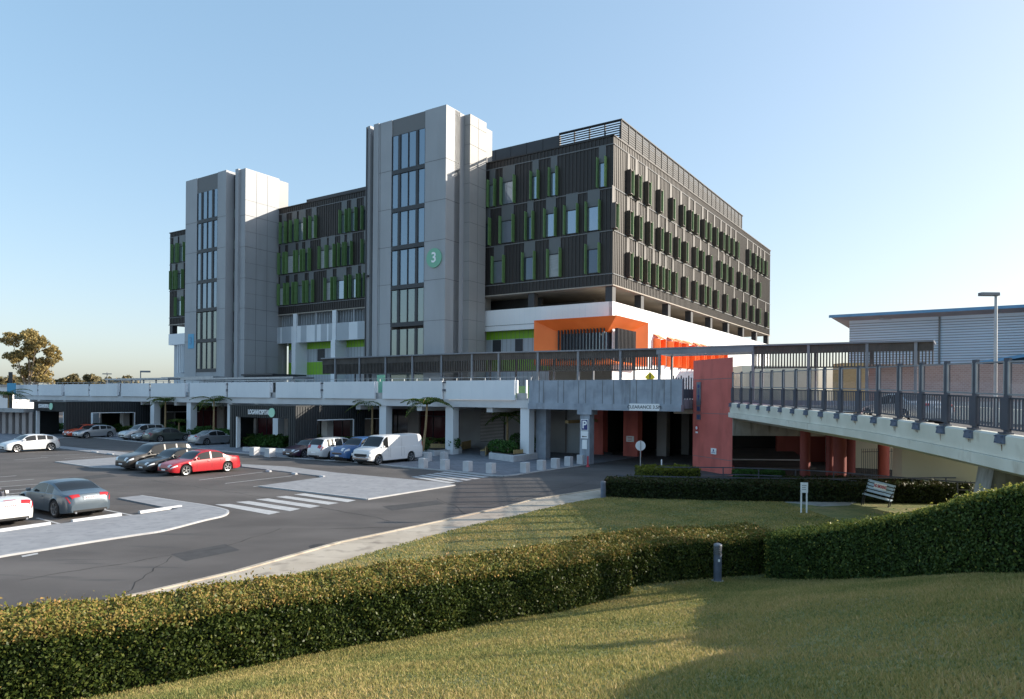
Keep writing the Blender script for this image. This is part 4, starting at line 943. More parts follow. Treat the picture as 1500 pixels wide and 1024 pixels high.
hedge('low dark hedge in the shade at the far edge of the lawn', hd, .85, 1.6, L_hedge_dark, 420, .075, 5)
hd2 = [Dp(940,700,40.5)[:2], Dp(985,700,40.5)[:2], Dp(1025,700,41)[:2]]
hedge('bright yellow-green low hedge left of the red pillar', hd2, .85, 2.2, L_shrub_y, 380, .08, 6)
hd3 = [Dp(1082,700,43)[:2], Dp(1115,700,43)[:2], Dp(1150,700,43)[:2]]
hedge('low green hedge between the red pillar and the round columns', hd3, .5, 1.2, L_shrub, 380, .08, 7)
hd4 = [Dp(1160,700,38.9)[:2], Dp(1260,700,38.9)[:2], Dp(1420,700,36)[:2]]
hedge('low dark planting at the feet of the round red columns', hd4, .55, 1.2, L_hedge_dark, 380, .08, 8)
# ------------------------------------------------------------------ grass
def grass(n, xr, yr, hgt, keep, name='lawn_grass', wid=.006):
    x = rng.uniform(*xr, n); y = yr[0]+(yr[1]-yr[0])*rng.random(n)**keep[0]
    ok = keep[1](x,y); x, y = x[ok], y[ok]; n = len(x); z = zt(x,y)
    patch = np.sin(x*1.3+y*.7)*np.sin(y*1.9-x*.5)+.6*np.sin(x*4.1)*np.sin(y*3.7)
    h = hgt*rng.uniform(.5,1.4,n)*(1+.25*patch); an = rng.uniform(0,2*np.pi,n); w = wid*rng.uniform(.7,1.5,n)*(1+y*.09)
    dx, dy = np.cos(an)*w, np.sin(an)*w; lx, ly = rng.normal(0,.55,n)*h, rng.normal(0,.55,n)*h
    v = np.stack([np.c_[x-dx,y-dy,z-.01], np.c_[x+dx,y+dy,z-.01], np.c_[x+lx,y+ly,z+h]],1).reshape(-1,3)
    me = bpy.data.meshes.new(name); me.vertices.add(3*n); me.vertices.foreach_set('co', v.ravel().astype(np.float32))
    me.loops.add(3*n); me.loops.foreach_set('vertex_index', np.arange(3*n,dtype=np.int32)); me.polygons.add(n); me.polygons.foreach_set('loop_start', np.arange(0,3*n,3,dtype=np.int32))
    me.materials.append(L_grass); me.update(calc_edges=True); big = np.sin(x*.9+1.3*np.sin(y*.55))*np.sin(y*.8+x*.35)+.5*np.sin(x*2.7-y*1.1)*np.sin(y*2.2); r = np.clip(rng.normal(.46,.2,n)+patch*.12+big*.16,0,1)
    me.attributes.new('rnd','FLOAT','FACE').data.foreach_set('value', r.astype(np.float32))
    o = bpy.data.objects.new(name, me); COL.objects.link(o); return tag(o, 'short mown grass blades on the slope', 'grass', kind='stuff')
grass(420000, (-9,9), (3.6,17.5), .035, (1.25, lambda x,y: (np.abs(x-.3) < y*.78+.6)&(y < 13.9+.62*x+.3)&(x < 8.6)))
grass(150000, (-8,13), (15,36), .04, (.9, lambda x,y: (x > np.array([xe(v) for v in y])+.05)&(x < 13.5)), wid=.008)
# ------------------------------------------------------------------ bollard light, posts, round sign, bench
bx, by = 5.0, 17.0-.35; p = G(1051,852,.5); bx, by = p[0], p[1]; z0 = zg(bx,by)
o = empty('bollard_light', (bx,by,z0), 'blue-grey cylindrical bollard light with louvred head standing against the shaded hedge', 'bollard light')
b = MB(); b.cyl((0,0,-.05),(0,0,.66),.095,n=24); b.box(-.02,.03,-.1,-.094,.5,.56,1); b.build('body', [M['bracket'], M['signw']], o, local=True, smooth=True)
b = MB()
for i in range(5): b.cyl((0,0,.67+i*.042),(0,0,.69+i*.042),.098,n=24)
b.cyl((0,0,.66),(0,0,.88),.07,n=20); b.build('louvre_head', M['steel'], o, local=True, smooth=True)
b = MB(); b.cyl((0,0,.875),(0,0,.91),.105,.095,n=24); b.cyl((0,0,.91),(0,0,.935),.095,.04,n=24); b.build('cap', M['steel'], o, local=True, smooth=True)
b = MB(); b.cyl((0,0,-.05),(0,0,.03),.14,n=20); b.build('base', M['conc'], o, local=True)
p = G(883.5,731); o = empty('bollard', (p[0],p[1],0), 'dark blue round bollard at the end of the low dark hedge', 'bollard')
b = MB(); b.cyl((0,0,-.02),(0,0,.82),.13,n=20); b.build('post', M['bracket'], o, local=True, smooth=True); b = MB(); b.cyl((0,0,.82),(0,0,.88),.14,.11,n=20); b.build('cap', M['steel'], o, local=True, smooth=True)
p = G(938,701); o = empty('round_sign', (p[0],p[1],0), 'round plain grey-white traffic sign seen from behind on a slim pole', 'sign'); hz = Dp(938,653,p[1])[2]
b = MB(); b.cyl((0,0,0),(0,0,hz+.33),.035,n=10); b.build('pole', M['galv'], o, local=True); b = MB(); b.cyl((0,.04,hz),(0,.06,hz),.31,n=32); b.build('disc', M['deck_white'], o, local=True)
p = G(969,695); b = MB(); b.cyl((p[0],p[1],0),(p[0],p[1],.95),.045,n=10); b.cyl((p[0],p[1],.95),(p[0],p[1],.99),.045,.02,n=10); thing('marker_post', b, M['signw'], 'slim white marker post beside the yellow-green hedge', 'post', smooth=True)
p = G(861,684); b = MB(); b.cyl((p[0],p[1],0),(p[0],p[1],.12),.14,.1,n=12); b.cyl((p[0],p[1],.1),(p[0],p[1],.75),.07,.06,n=12); b.cyl((p[0],p[1],.75),(p[0],p[1],.8),.06,.03,n=12); thing('warning_post', b, M['signred'], 'short red marker post at the kerb by the parking sign column', 'post', smooth=True)
p = G(1177.5,752,.12); z0 = zg(p[0],p[1]); o = empty('twin_post_sign', (p[0],p[1],.12), 'white sign on two white posts at the edge of the shaded lawn', 'sign', rz=-.25)
b = MB(); b.box(-.14,-.08,-.03,.03,-.15,1.3); b.build('post', M['signw'], o, local=True); b = MB(); b.box(.08,.14,-.03,.03,-.15,1.18); b.build('post', M['signw'], o, local=True)
b = MB(); b.box(-.15,.15,-.045,-.03,.88,1.32); b.build('board', M['signw'], o, local=True)
b = MB(); b.box(-.09,.09,-.05,-.046,1.18,1.2); b.box(-.09,.06,-.05,-.046,1.1,1.12); b.box(-.09,.07,-.05,-.046,1.02,1.04); b.build('lettering', M['steel'], o, local=True)
# tilted bench
p = Dp(1279,735,32.3); o = empty('park_bench', p, 'pale blue slatted bench leaning over sideways with a white and red sign on its back', 'bench')
o.rotation_euler = (0, rad(11), rad(-38)); o.scale = (.8,1,1); o.location = (p[0]+.15, p[1], .12)
b = MB(); 
for i in range(3): b.box(-.75,.75,-.42+i*.15,-.30+i*.15,.40,.435)
b.build('seat', M['bluewall'], o, local=True); b = MB()
for i in range(4): b.box(-.72,.72,.04+.03*i,.075+.03*i,.52+i*.15,.63+i*.15)
b.build('backrest', M['bluewall'], o, local=True)
for x in (-.68,.68):
    b = MB(); b.bar((x,-.40,.38),(x,-.40,-.35),.05,.05); b.bar((x,.02,.38),(x,.05,-.35),.05,.05); b.bar((x,-.42,.38),(x,.08,.38),.05,.04); b.bar((x,.02,.38),(x,.17,1.12),.04,.04); b.build('leg', M['black'], o, local=True)
    b = MB(); b.bar((x,-.4,.62),(x,.1,.66),.05,.03); b.bar((x,-.4,.4),(x,-.4,.63),.04,.04); b.build('armrest', M['black'], o, local=True)
b = MB(); b.box(-.35,.3,.0,.03,.74,1.02); sg_ = b.build('sign_plate', M['signw'], o, local=True)
tt = text_mesh('lettering','NO SMOKING', .12, M['signred'], o, (0,0,0), (rad(90),0,0), ext=.003, bold=.004); tt.location = (-.02,-.008,.88); tt.scale = (.85,1.6,1)
# ------------------------------------------------------------------ lamp post, warehouse and what shows behind the bridge
p = Dp(1458,560,31); zt_l = Dp(1458,432,31)[2]
o = empty('street_lamp', (p[0],p[1],3.2), 'tall slim street lamp with a flat rectangular head above the glass screens', 'street lamp')
b = MB(); b.cyl((0,0,0),(0,0,zt_l-3.2),.09,.06,n=12); b.build('pole', M['galv'], o, local=True, smooth=True)
b = MB(); b.box(-.72,.1,-.14,.14,zt_l-3.2-.05,zt_l-3.2+.1); b.build('lamp_head', M['steel'], o, local=True, bevel=.02)
b = MB(); b.cyl((0,0,-.1),(0,0,.25),.16,n=12); b.build('base', M['conc'], o, local=True)
p = Dp(1308,520,84); o = empty('street_lamp', (p[0],p[1],4), 'distant thin lamp post standing against the pale blue warehouse wall', 'street lamp'); ztp = Dp(1308,467,84)[2]-4
b = MB(); b.cyl((0,0,0),(0,0,ztp),.14,.11,n=8); b.build('pole', M['galv'], o, local=True); b = MB(); b.box(-1.6,.1,-.15,.15,ztp-.1,ztp+.15); b.build('lamp_head', M['galv'], o, local=True)
pe = G(1215,461.5,15.5); wa, wb_ = ab(pe)
WHS = empty('warehouse', W(wa,wb_,0), 'large pale blue corrugated building with a blue edged flat roof at the far right', 'building')
b = MB(W); b.add([(wa,wb_,15.3),(wa-70,wb_,15.3),(wa-70,wb_+40,17),(wa,wb_+40,17),(wa,wb_,15.5),(wa-70,wb_,15.5),(wa-70,wb_+40,17.2),(wa,wb_+40,17.2)],[(0,1,2,3),(7,6,5,4),(0,4,5,1),(1,5,6,2),(2,6,7,3),(3,7,4,0)]); b.build('roof', M['roofgrey'], WHS)
b = MB(W); b.box(wa-70,wa+.05,wb_-.12,wb_-.01,15.15,15.45); b.build('fascia', M['roofblue'], WHS)
b = MB(W); b.add([(wa,wb_,15.28),(wa-70,wb_,15.28),(wa-70,wb_+1.8,14.85),(wa-2.0,wb_+1.8,14.85),(wa,wb_+36,15.28)],[(0,1,2,3),(0,3,4)]); b.build('soffit', M['pinkbeige'], WHS, recalc=False)
b = MB(W); b.box(wa-70,wa-2,wb_+1.8,wb_+38,0,14.9,0)
for i in range(48): b.box(wa-70,wa-2,wb_+1.74,wb_+1.8,.3+i*.3,.37+i*.3,1)
for x in (11.5,26,40): b.box(wa-x-.1,wa-x+.1,wb_+1.65,wb_+1.8,0,14.8,2)
b.build('wall', [M['bluewall'], M['steel'], M['spandrel']], WHS)
# second blue roof lower at the right edge
pr = Dp(1425,523,70); r2 = ab(pr); SB = empty('low_building', W(r2[0],r2[1],0), 'low building with a slanting blue roof edge at the right edge behind the bridge', 'building')
b = MB(W); ra, rb = r2; b.add([(ra,rb,8.6),(ra-9,rb,10.2),(ra-9,rb+8,10.2),(ra,rb+8,8.6),(ra,rb,8.9),(ra-9,rb,10.5),(ra-9,rb+8,10.5),(ra,rb+8,8.9)],[(0,1,2,3),(7,6,5,4),(0,4,5,1),(1,5,6,2),(2,6,7,3),(3,7,4,0)]); b.build('roof', M['roofblue'], SB)
b = MB(W); b.box(ra-12,ra-1,rb+.6,rb+8,0,8.6); b.build('wall', M['dark_grey'], SB)
b = MB(); b.prism([(27,52),(75,44),(75,45),(27,53)], 0, 7.7); thing('brick_wall', b, M['brick'], 'long reddish brown brick wall seen through the tinted glass screens', 'wall')
o_ = wallbox(28.4,30.6,60,62,0,8.2); thing('ochre_building', o_, M['wood'], 'ochre wall showing between the battens in front of the warehouse', 'building')
o_ = wallbox(21,28,64,72,0,8.1); thing('pale_building', o_, M['beige'], 'low pale wall showing behind the right-hand battens', 'building')
# ================================================================== vehicles
def pchip(pts, x): 
    X = [p[0] for p in pts]; Y = [p[1] for p in pts]
    if x <= X[0]: return Y[0]
    if x >= X[-1]: return Y[-1]
    i = next(k for k in range(len(X)-1) if X[k] <= x <= X[k+1]); h = X[i+1]-X[i]; t = (x-X[i])/h
    def sl(k):
        if k <= 0 or k >= len(X)-1: return (Y[min(k+1,len(X)-1)]-Y[max(k-1,0)])/(X[min(k+1,len(X)-1)]-X[max(k-1,0)])
        d0 = (Y[k]-Y[k-1])/(X[k]-X[k-1]); d1 = (Y[k+1]-Y[k])/(X[k+1]-X[k])
        return 0 if d0*d1 <= 0 else 2*d0*d1/(d0+d1)
    m0, m1 = sl(i)*h, sl(i+1)*h
    return (2*t**3-3*t*t+1)*Y[i]+(t**3-2*t*t+t)*m0+(-2*t**3+3*t*t)*Y[i+1]+(t**3-t*t)*m1
KINDS = {
 'sedan': dict(L=4.85,W=1.86,wb=2.85,fo=.93,r=.34,top=[(0,.50),(.012,.66),(.06,.76),(.18,.88),(.275,.96),(.41,1.38),(.52,1.46),(.64,1.43),(.80,1.09),(.86,1.04),(.97,1.0),(.99,.9),(1,.62)],
   belt=[(0,.48),(.03,.60),(.2,.80),(.3,.90),(.8,.97),(.95,.92),(1,.6)], ws=(.285,.425), rw=(.655,.80), sw=[(.35,.535),(.555,.72)], base=.2),
 'coupe': dict(L=4.65,W=1.86,wb=2.75,fo=.88,r=.35,top=[(0,.48),(.012,.64),(.08,.77),(.2,.88),(.29,.94),(.43,1.31),(.54,1.375),(.66,1.33),(.83,1.06),(.9,.99),(.975,.95),(.99,.85),(1,.6)],
   belt=[(0,.46),(.03,.6),(.2,.8),(.3,.88),(.8,.93),(.95,.88),(1,.58)], ws=(.295,.44), rw=(.655,.83), sw=[(.36,.60),(.615,.73)], base=.2),
 'hatch': dict(L=4.25,W=1.81,wb=2.58,fo=.86,r=.335,top=[(0,.50),(.014,.68),(.07,.80),(.2,.94),(.26,1.0),(.40,1.38),(.52,1.46),(.72,1.43),(.87,1.30),(.965,1.02),(.985,.9),(1,.62)],
   belt=[(0,.48),(.03,.62),(.2,.84),(.3,.91),(.8,1.0),(.95,.95),(1,.6)], ws=(.27,.415), rw=(.885,.962), sw=[(.34,.54),(.56,.72),(.74,.85)], base=.2),
 'suv': dict(L=4.75,W=1.92,wb=2.78,fo=.92,r=.37,top=[(0,.60),(.014,.82),(.07,.96),(.2,1.07),(.26,1.12),(.385,1.60),(.5,1.70),(.75,1.69),(.89,1.62),(.965,1.2),(.985,1.05),(1,.7)],
   belt=[(0,.56),(.03,.76),(.2,.97),(.3,1.03),(.8,1.1),(.95,1.07),(1,.68)], ws=(.265,.40), rw=(.90,.964), sw=[(.33,.52),(.54,.70),(.72,.86)], base=.26),
 'van': dict(L=5.7,W=2.02,wb=3.5,fo=.86,r=.38,top=[(0,.70),(.008,1.02),(.04,1.12),(.12,1.22),(.165,1.29),(.28,1.98),(.33,2.08),(.95,2.1),(.985,2.0),(1,1.75)],
   belt=[(0,.66),(.02,.92),(.12,1.14),(.2,1.2),(.95,1.22),(1,1.2)], ws=(.168,.285), rw=(2,2), sw=[(.235,.335)], base=.28),
 'truck': dict(L=5.3,W=2.0,wb=3.2,fo=.95,r=.41,top=[(0,.74),(.01,1.05),(.05,1.15),(.2,1.2),(.26,1.24),(.36,1.70),(.45,1.82),(.66,1.80),(.75,1.25),(.8,1.2),(.97,1.18),(1,.9)],
   belt=[(0,.7),(.02,.98),(.2,1.12),(.3,1.16),(.75,1.18),(1,.88)], ws=(.265,.37), rw=(.68,.745), sw=[(.30,.46),(.475,.66)], base=.32),
 'open': dict(L=4.55,W=1.83,wb=2.56,fo=.88,r=.345,top=[(0,.46),(.012,.62),(.08,.74),(.2,.84),(.30,.90),(.33,.88),(.60,.90),(.66,.97),(.8,.99),(.97,.94),(.99,.82),(1,.58)],
   belt=[(0,.45),(.03,.58),(.2,.78),(.3,.84),(.8,.90),(.95,.86),(1,.56)], ws=(2,2), rw=(2,2), sw=[], base=.19)}
paints = {}
def paint(name, c, metal=.0, rough=.3):
    if name not in paints:
        m = mat('paint_'+name, c, rough=rough, metal=metal, spec=.6); b = m.node_tree.nodes['Principled BSDF']; b.inputs['Coat Weight'].default_value = .35; b.inputs['Coat Roughness'].default_value = .04; paints[name] = m
    return paints[name]
WHEELS = {}
def wheel_tree(parent, x, y, r, side):
    key = round(r,2)
    if key not in WHEELS:
        t = MB(); n = 32; w = .11; prof = [(r*.70,-w*.95),(r*.93,-w),(r,-w*.75),(r,w*.75),(r*.93,w),(r*.70,w*.95)]
        vs = [(q*math.cos(2*math.pi*i/n), y_, q*math.sin(2*math.pi*i/n)) for i in range(n) for q, y_ in prof]; k = 6
        t.add(vs, [(i*k+j, ((i+1)%n)*k+j, ((i+1)%n)*k+(j+1)%k, i*k+(j+1)%k) for i in range(n) for j in range(k)])
        o = t.build('tyre', M['tyre'], None, smooth=True); tm = o.data; bpy.data.objects.remove(o)
        t = MB(); t.cyl((0,-w*.5,0),(0,w*.3,0),r*.69,n=28,mi=1)
        n2 = 28
        for yy in (w*.85,):
            vs = []; 
            for i in range(n2):
                a = 2*math.pi*i/n2
                for q, y_ in ((r*.71,w*.3),(r*.71,w*.96),(r*.64,w*.9),(r*.62,w*.3)): vs.append((q*math.cos(a),y_,q*math.sin(a)))
            t.add(vs, [(i*4+j,((i+1)%n2)*4+j,((i+1)%n2)*4+(j+1)%4,i*4+(j+1)%4) for i in range(n2) for j in range(4)], 0)
        for i in range(5):
            a = 2*math.pi*i/5+.3; c, s = math.cos(a), math.sin(a)
            for off in (-.10,.10):
                ca, sa_ = math.cos(a+off), math.sin(a+off); h = r*.035
                t.add([(r*.1*c-h*s,w*.55,r*.1*s+h*c),(r*.1*c+h*s,w*.55,r*.1*s-h*c),(r*.66*ca+h*1.2*s,w*.72,r*.66*sa_-h*1.2*c),(r*.66*ca-h*1.2*s,w*.72,r*.66*sa_+h*1.2*c),
                       (r*.1*c-h*s,w*.8,r*.1*s+h*c),(r*.1*c+h*s,w*.8,r*.1*s-h*c),(r*.66*ca+h*1.2*s,w*.86,r*.66*sa_-h*1.2*c),(r*.66*ca-h*1.2*s,w*.86,r*.66*sa_+h*1.2*c)],[(0,1,2,3),(7,6,5,4),(0,4,5,1),(1,5,6,2),(2,6,7,3),(3,7,4,0)],0)
        t.cyl((0,w*.3,0),(0,w*.9,0),r*.14,n=14,mi=0)
        o = t.build('rim', [M['rim'],M['black']], None); rm = o.data; bpy.data.objects.remove(o); WHEELS[key] = (tm, rm)
    tm, rm = WHEELS[key]
    o = bpy.data.objects.new('wheel', tm); COL.objects.link(o); o.parent = parent; o.location = (x,y,r); o.rotation_euler = (0,random.uniform(0,1.2),0 if side > 0 else math.pi)
    q = bpy.data.objects.new('rim', rm); COL.objects.link(q); q.parent = o; return o
def car(kind, pm, pos, rz, label, name='parked_car', cat='car', group='cars parked in the car park', extra=None, low=False):
    K = KINDS[kind]; L, Wd, r = K['L'], K['W'], K['r']; N = 96 if not low else 60
    root = empty(name, (pos[0],pos[1],pos[2] if len(pos) > 2 else .0), label, cat, group, rz)
    xs = [i/N for i in range(N+1)]
    xw = [K['fo']/L, (K['fo']+K['wb'])/L]; ra = r+.055
    plan = [(0,.70),(.012,.80),(.04,.90),(.12,.965),(.3,1),(.72,1),(.9,.965),(.965,.90),(.99,.82),(1,.76)]
    if kind == 'van': plan = [(0,.80),(.03,.92),(.1,.98),(.3,1),(.95,1),(1,.95)]
    def sec(x):
        w = Wd/2*pchip(plan,x); T = pchip(K['top'],x); Bt = min(pchip(K['belt'],x), T-.03); z0 = K['base']+.06*max(0,(abs(x-.5)-.42)/.08); zl = z0
        for q in xw:
            dx = (x-q)*L
            if abs(dx) < ra: zl = max(zl, r+math.sqrt(ra*ra-dx*dx))
        zl = min(zl, Bt-.06); ca = T-Bt; tum = (.26 if kind != 'van' else .10)*min(ca,1.); k = min(1, ca/.35)
        sh = z0+(Bt-z0)*.45; sh = max(sh, zl+.02)
        mid = max(zl+.04, Bt-(Bt-z0)*.22)
        P_ = [(0,zl),(w*.90,zl),(w*.975,zl+.012),(w,sh),(w*.985,mid),(w*.955,Bt-.012),(w*.93,Bt+.004),(w*.93-tum,T-.075*k-.012*(1-k)),(w*.93-tum-.07*k-.1*(1-k),T-.02*k-.004*(1-k)),(w*.45,T+.012*k),(0,T+.02*k+.004)]
        return [(L/2-x*L, y, z) for y, z in P_]
    S = [sec(x) for x in xs]; k = len(S[0]); half = 2
    body = MB(); glass_parts = {}
    def emit(mb, quad): mb.add(quad, [(0,1,2,3)])
    for sgn in (1,-1):
        for i in range(N):
            xm = (xs[i]+xs[i+1])/2; T = pchip(K['top'],xm); Bt = pchip(K['belt'],xm)
            for j in range(k-1):
                q = [S[i][j],S[i+1][j],S[i+1][j+1],S[i][j+1]]; q = [(a,b_*sgn,c) for a,b_,c in q]
                if sgn < 0: q = q[::-1]
                tgt = body; body.mi = 1 if j == 0 else 0
                if j == 6 and T-Bt > .16:
                    for n_, (s0,s1) in enumerate(K['sw']):
                        if s0 < xm < s1: tgt = glass_parts.setdefault(('side_window',sgn,n_), MB())
                if j in (8,9) or (j == 7):
                    if K['ws'][0] < xm < K['ws'][1] and j != 7: tgt = glass_parts.setdefault(('windshield',0,0), MB())
                    if K['rw'][0] < xm < K['rw'][1] and j != 7: tgt = glass_parts.setdefault(('rear_window',0,0), MB())
                emit(tgt, q)
    for s_, e in ((S[0],1),(S[-1],-1)):
        vs = [(a,b_,c) for a,b_,c in s_]+[(a,-b_,c) for a,b_,c in s_[::-1]]; body.mi = 0; body.add(vs, [tuple(range(len(vs)))[::e]])
    # weld so shading is smooth
    def weld(o):
        bm = bmesh.new(); bm.from_mesh(o.data); bmesh.ops.remove_doubles(bm, verts=bm.verts, dist=.0008); bm.to_mesh(o.data); bm.free()
        o.data.polygons.foreach_set('use_smooth',[True]*len(o.data.polygons)); o.data.set_sharp_from_angle(angle=rad(32))
    bo = body.build('body', [pm, M['black']], root, local=True, recalc=False); weld(bo)
    for (nm,_,_), mb in sorted(glass_parts.items(), key=str): weld(mb.build(nm, M['carglass'], root, local=True, recalc=False))
    def patch(x0, x1, s0, s1, sgn, off=.008, nx_=6, ns=5):
        mb = MB(); vs = []
        for i in range(nx_+1):
            x = x0+(x1-x0)*i/nx_; sc = sec(x)
            for j in range(ns+1):
                s = s0+(s1-s0)*j/ns; a = min(int(s),k-2); t = s-a; p, q = sc[a], sc[a+1]
                px, py, pz = [p[c]+(q[c]-p[c])*t for c in range(3)]
                vs.append((px+off*(1 if x < .3 else (-1 if x > .8 else 0)), (py+off)*sgn, pz+off*.3))
        mb.add(vs, [(i*(ns+1)+j,(i+1)*(ns+1)+j,(i+1)*(ns+1)+j+1,i*(ns+1)+j+1) for i in range(nx_) for j in range(ns)]); return mb
    fx = L/2
    for sgn in (1,-1):
        patch(.006,.085,4.2,5.6,sgn).build('headlight', M['lens'], root, local=True, smooth=True)
        if kind == 'van': 
            b = MB(); b.box(-fx-.015,-fx+.02,sgn*.86-.06,sgn*.86+.06,.95,1.5); b.build('tail_light', M['tail'], root, local=True)
        else: patch(.945,.99,4.6,5.9,sgn).build('tail_light', M['tail'], root, local=True, smooth=True)
        my = Wd/2+.02; mx_ = fx-L*(K['ws'][0]+.055 if K['ws'][0] < 1 else .345); mz = pchip(K['belt'],.34)+.09
        b = MB(); b.box(mx_-.05,mx_+.06,sgn*my-.03,sgn*my+.14*sgn if sgn>0 else sgn*my+.03,mz-.05,mz+.08) if sgn > 0 else b.box(mx_-.05,mx_+.06,sgn*my-.14,sgn*my+.03,mz-.05,mz+.08)
        b.build('wing_mirror', pm, root, local=True, bevel=.03)
        if not low:
            dl = MB()
            for xd in ([K['sw'][0][0]-.015]+[q[1]+.01 for q in K['sw'][:2]] if len(K['sw']) > 1 else [.33,.62]): 
                p_ = patch(xd-.0012,xd+.0012,2.6,5.9,sgn,.0035,1,6); dl.add(p_.v, p_.f)
            dl.build('door_gap', M['black'], root, local=True, recalc=False)
            for xd in (([q[1]-.03 for q in K['sw'][:2]] if kind in ('sedan','suv','hatch','truck') else [.56]) if kind != 'van' else [.31]):
                z_ = pchip(K['belt'],xd)-.13; b = MB(); b.box(fx-xd*L-.09,fx-xd*L+.09,sgn*(Wd/2-.012),sgn*(Wd/2+.022),z_-.015,z_+.02) if sgn > 0 else b.box(fx-xd*L-.09,fx-xd*L+.09,-(Wd/2+.022),-(Wd/2-.012),z_-.015,z_+.02)
                b.build('door_handle', M['chrome'] if kind == 'sedan' else pm, root, local=True)
    zt0 = pchip(K['top'],.0)
    b = MB(); b.box(fx-.02,fx+.012,-Wd*.25,Wd*.25,zt0-.13,zt0-.01); b.build('grille', M['black'] , root, local=True)
    b = MB(); b.box(fx-.02,fx+.016,-Wd*.26,Wd*.26,zt0-.012,zt0+.008); b.box(fx-.02,fx+.016,-Wd*.26,Wd*.26,zt0-.075,zt0-.062); b.build('grille_trim', M['chrome'], root, local=True)
    b = MB(); b.box(fx-.04,fx+.012,-Wd*.32,Wd*.32,K['base']+.03,K['base']+.12); b.build('bumper_intake', M['black'], root, local=True)
    b = MB(); b.box(fx,fx+.022,-.2,.2,K['base']+.14,K['base']+.23); b.build('number_plate', M['signw'], root, local=True)
    if kind != 'van':
        for sgn in (1,-1):
            patch(.966,.990,6.9,8.9,sgn,.01,5,6).build('rear_lamp', M['tail'], root, local=True, smooth=True)
            patch(.004,.030,7.2,8.7,sgn,.008,4,5).build('front_lamp', M['lens'], root, local=True, smooth=True)
    zr = {'hatch':.72,'suv':.80,'van':.62,'truck':.75}.get(kind,.80)
    zend = pchip(K['top'],1.); zr = min(zr, zend-.09) if kind in ('hatch','suv','truck') else zr
    xr = -fx+ (.0 if zr < zend else L*.012)
    if kind in ('sedan','coupe','open'): zr = pchip(K['top'],.985)-.09; xr = -fx+.045
    b = MB(); b.box(xr-.03,xr+.05,-.25,.25,zr-.06,zr+.06); b.build('number_plate', M['signw'], root, local=True)
    b = MB()
    for j in range(6): b.box(xr-.034,xr-.03,-.19+j*.065,-.155+j*.065,zr-.03,zr+.03)
    b.build('plate_digits', M['signred'], root, local=True) if kind in ('coupe','open') else None
    b = MB(); b.box(-fx-.012,-fx+.03,-Wd*.34,Wd*.34,K['base']+.06,K['base']+.14); b.build('rear_diffuser', M['black'], root, local=True)
    for yy in (-.55,.55): b = MB(); b.cyl((-fx+.1,yy,K['base']+.05),(-fx-.03,yy,K['base']+.05),.04,n=12); b.build('exhaust', M['chrome'], root, local=True)
    b = MB(); b.box(-fx+.35,fx-.35,-Wd*.36,Wd*.36,.16,K['base']+.35); b.build('underbody', M['black'], root, local=True)
    for xq in xw:
        for sgn in (1,-1): wheel_tree(root, fx-xq*L, sgn*(Wd/2-.125), r, sgn)
    if extra: extra(root, K, fx, L, Wd, sec)
    return root
FRONT = math.atan2(-BX[1],-BX[0]); BACK = math.atan2(BX[1],BX[0]); LEFTW = math.atan2(AX[1],AX[0])
def at_wheel(u, v, which, side, kind, rz):
    """ground point of a wheel seen at (u,v) -> centre of the vehicle"""
    K = KINDS[kind]; x = K['L']/2-K['fo'] if which == 'f' else K['L']/2-K['fo']-K['wb']; y = (K['W']/2-.02)*(1 if side == 'l' else -1)
    p = G(u,v); c, s = math.cos(rz), math.sin(rz); return (p[0]-(c*x-s*y), p[1]-(s*x+c*y), 0)
def rowpos(p, n, d=2.75): return (p[0]+AX[0]*d*n, p[1]+AX[1]*d*n, 0)
def shift(p, a, b_): return (p[0]+AX[0]*a+BX[0]*b_, p[1]+AX[1]*a+BX[1]*b_, 0)
# facing the camera with the front towards lower left: the side we see is the car's left
red = at_wheel(273,697,'f','l','sedan',FRONT)
car('sedan', paint('red',(.42,.012,.02)), red, FRONT, 'bright red sedan with silver wheels, front car of the middle row')
car('sedan', paint('black',(.012,.013,.014)), rowpos(red,1,2.55), FRONT, 'black low sedan parked between the red sedan and the dark brown wagon')
car('suv', paint('brownblack',(.028,.024,.021)), rowpos(red,2,2.55), FRONT, 'tall dark brown wagon with tinted glass, third from the red sedan')
van = at_wheel(555,681.2,'f','l','van',FRONT)
def van_extra(root,K,fx,L,Wd,sec):
    for yy in (1,-1):
        b = MB(); b.box(fx-.03,fx+.05,-Wd*.4,Wd*.4,.42,.56); 
    b.build('front_bumper', M['chrome'], root, local=True, bevel=.02)
    b = MB(); b.box(-L/2-.05,-L/2+.03,-Wd*.45,Wd*.45,.42,.56); b.build('rear_bumper', M['chrome'], root, local=True)
    b = MB(); b.box(fx-.05,fx+.03,-.62,.62,.64,.80); b.build('front_grille', M['black'], root, local=True)
    for yy in (-.78,.78): b = MB(); b.box(fx-.1,fx+.03,yy-.14,yy+.14,.64,.82); b.build('lamp_cluster', M['lens'], root, local=True, bevel=.02)
    b = MB()
    for x_ in (.8,-.4): 
        for sgn in (1,-1): b.box(x_-.006,x_+.006,sgn*(Wd/2+.001)-.002,sgn*(Wd/2+.001)+.002,.5,1.85)
    b.build('panel_seam', M['spandrel'], root, local=True)
car('van', paint('vanwhite',(.80,.80,.80),0,.3), van, FRONT, 'white windowless panel van, rightmost vehicle beside the concrete bollards', 'parked_van', 'van', extra=van_extra)
tp = rowpos(van,1.0,2.8)
car('truck', paint('blue',(.05,.14,.33)), shift(tp,0,.1), FRONT, 'bright blue pickup truck parked beside the white panel van', 'pickup_truck', 'pickup truck')
car('suv', paint('silverwhite',(.62,.64,.66),.2), rowpos(van,2.0,2.8), BACK, 'silver-white wagon showing its rear, between the purple sedan and the blue pickup')
car('sedan', paint('purple',(.035,.012,.035)), rowpos(van,3.0,2.85), FRONT, 'dark purple sedan parked in front of the nearer portal')
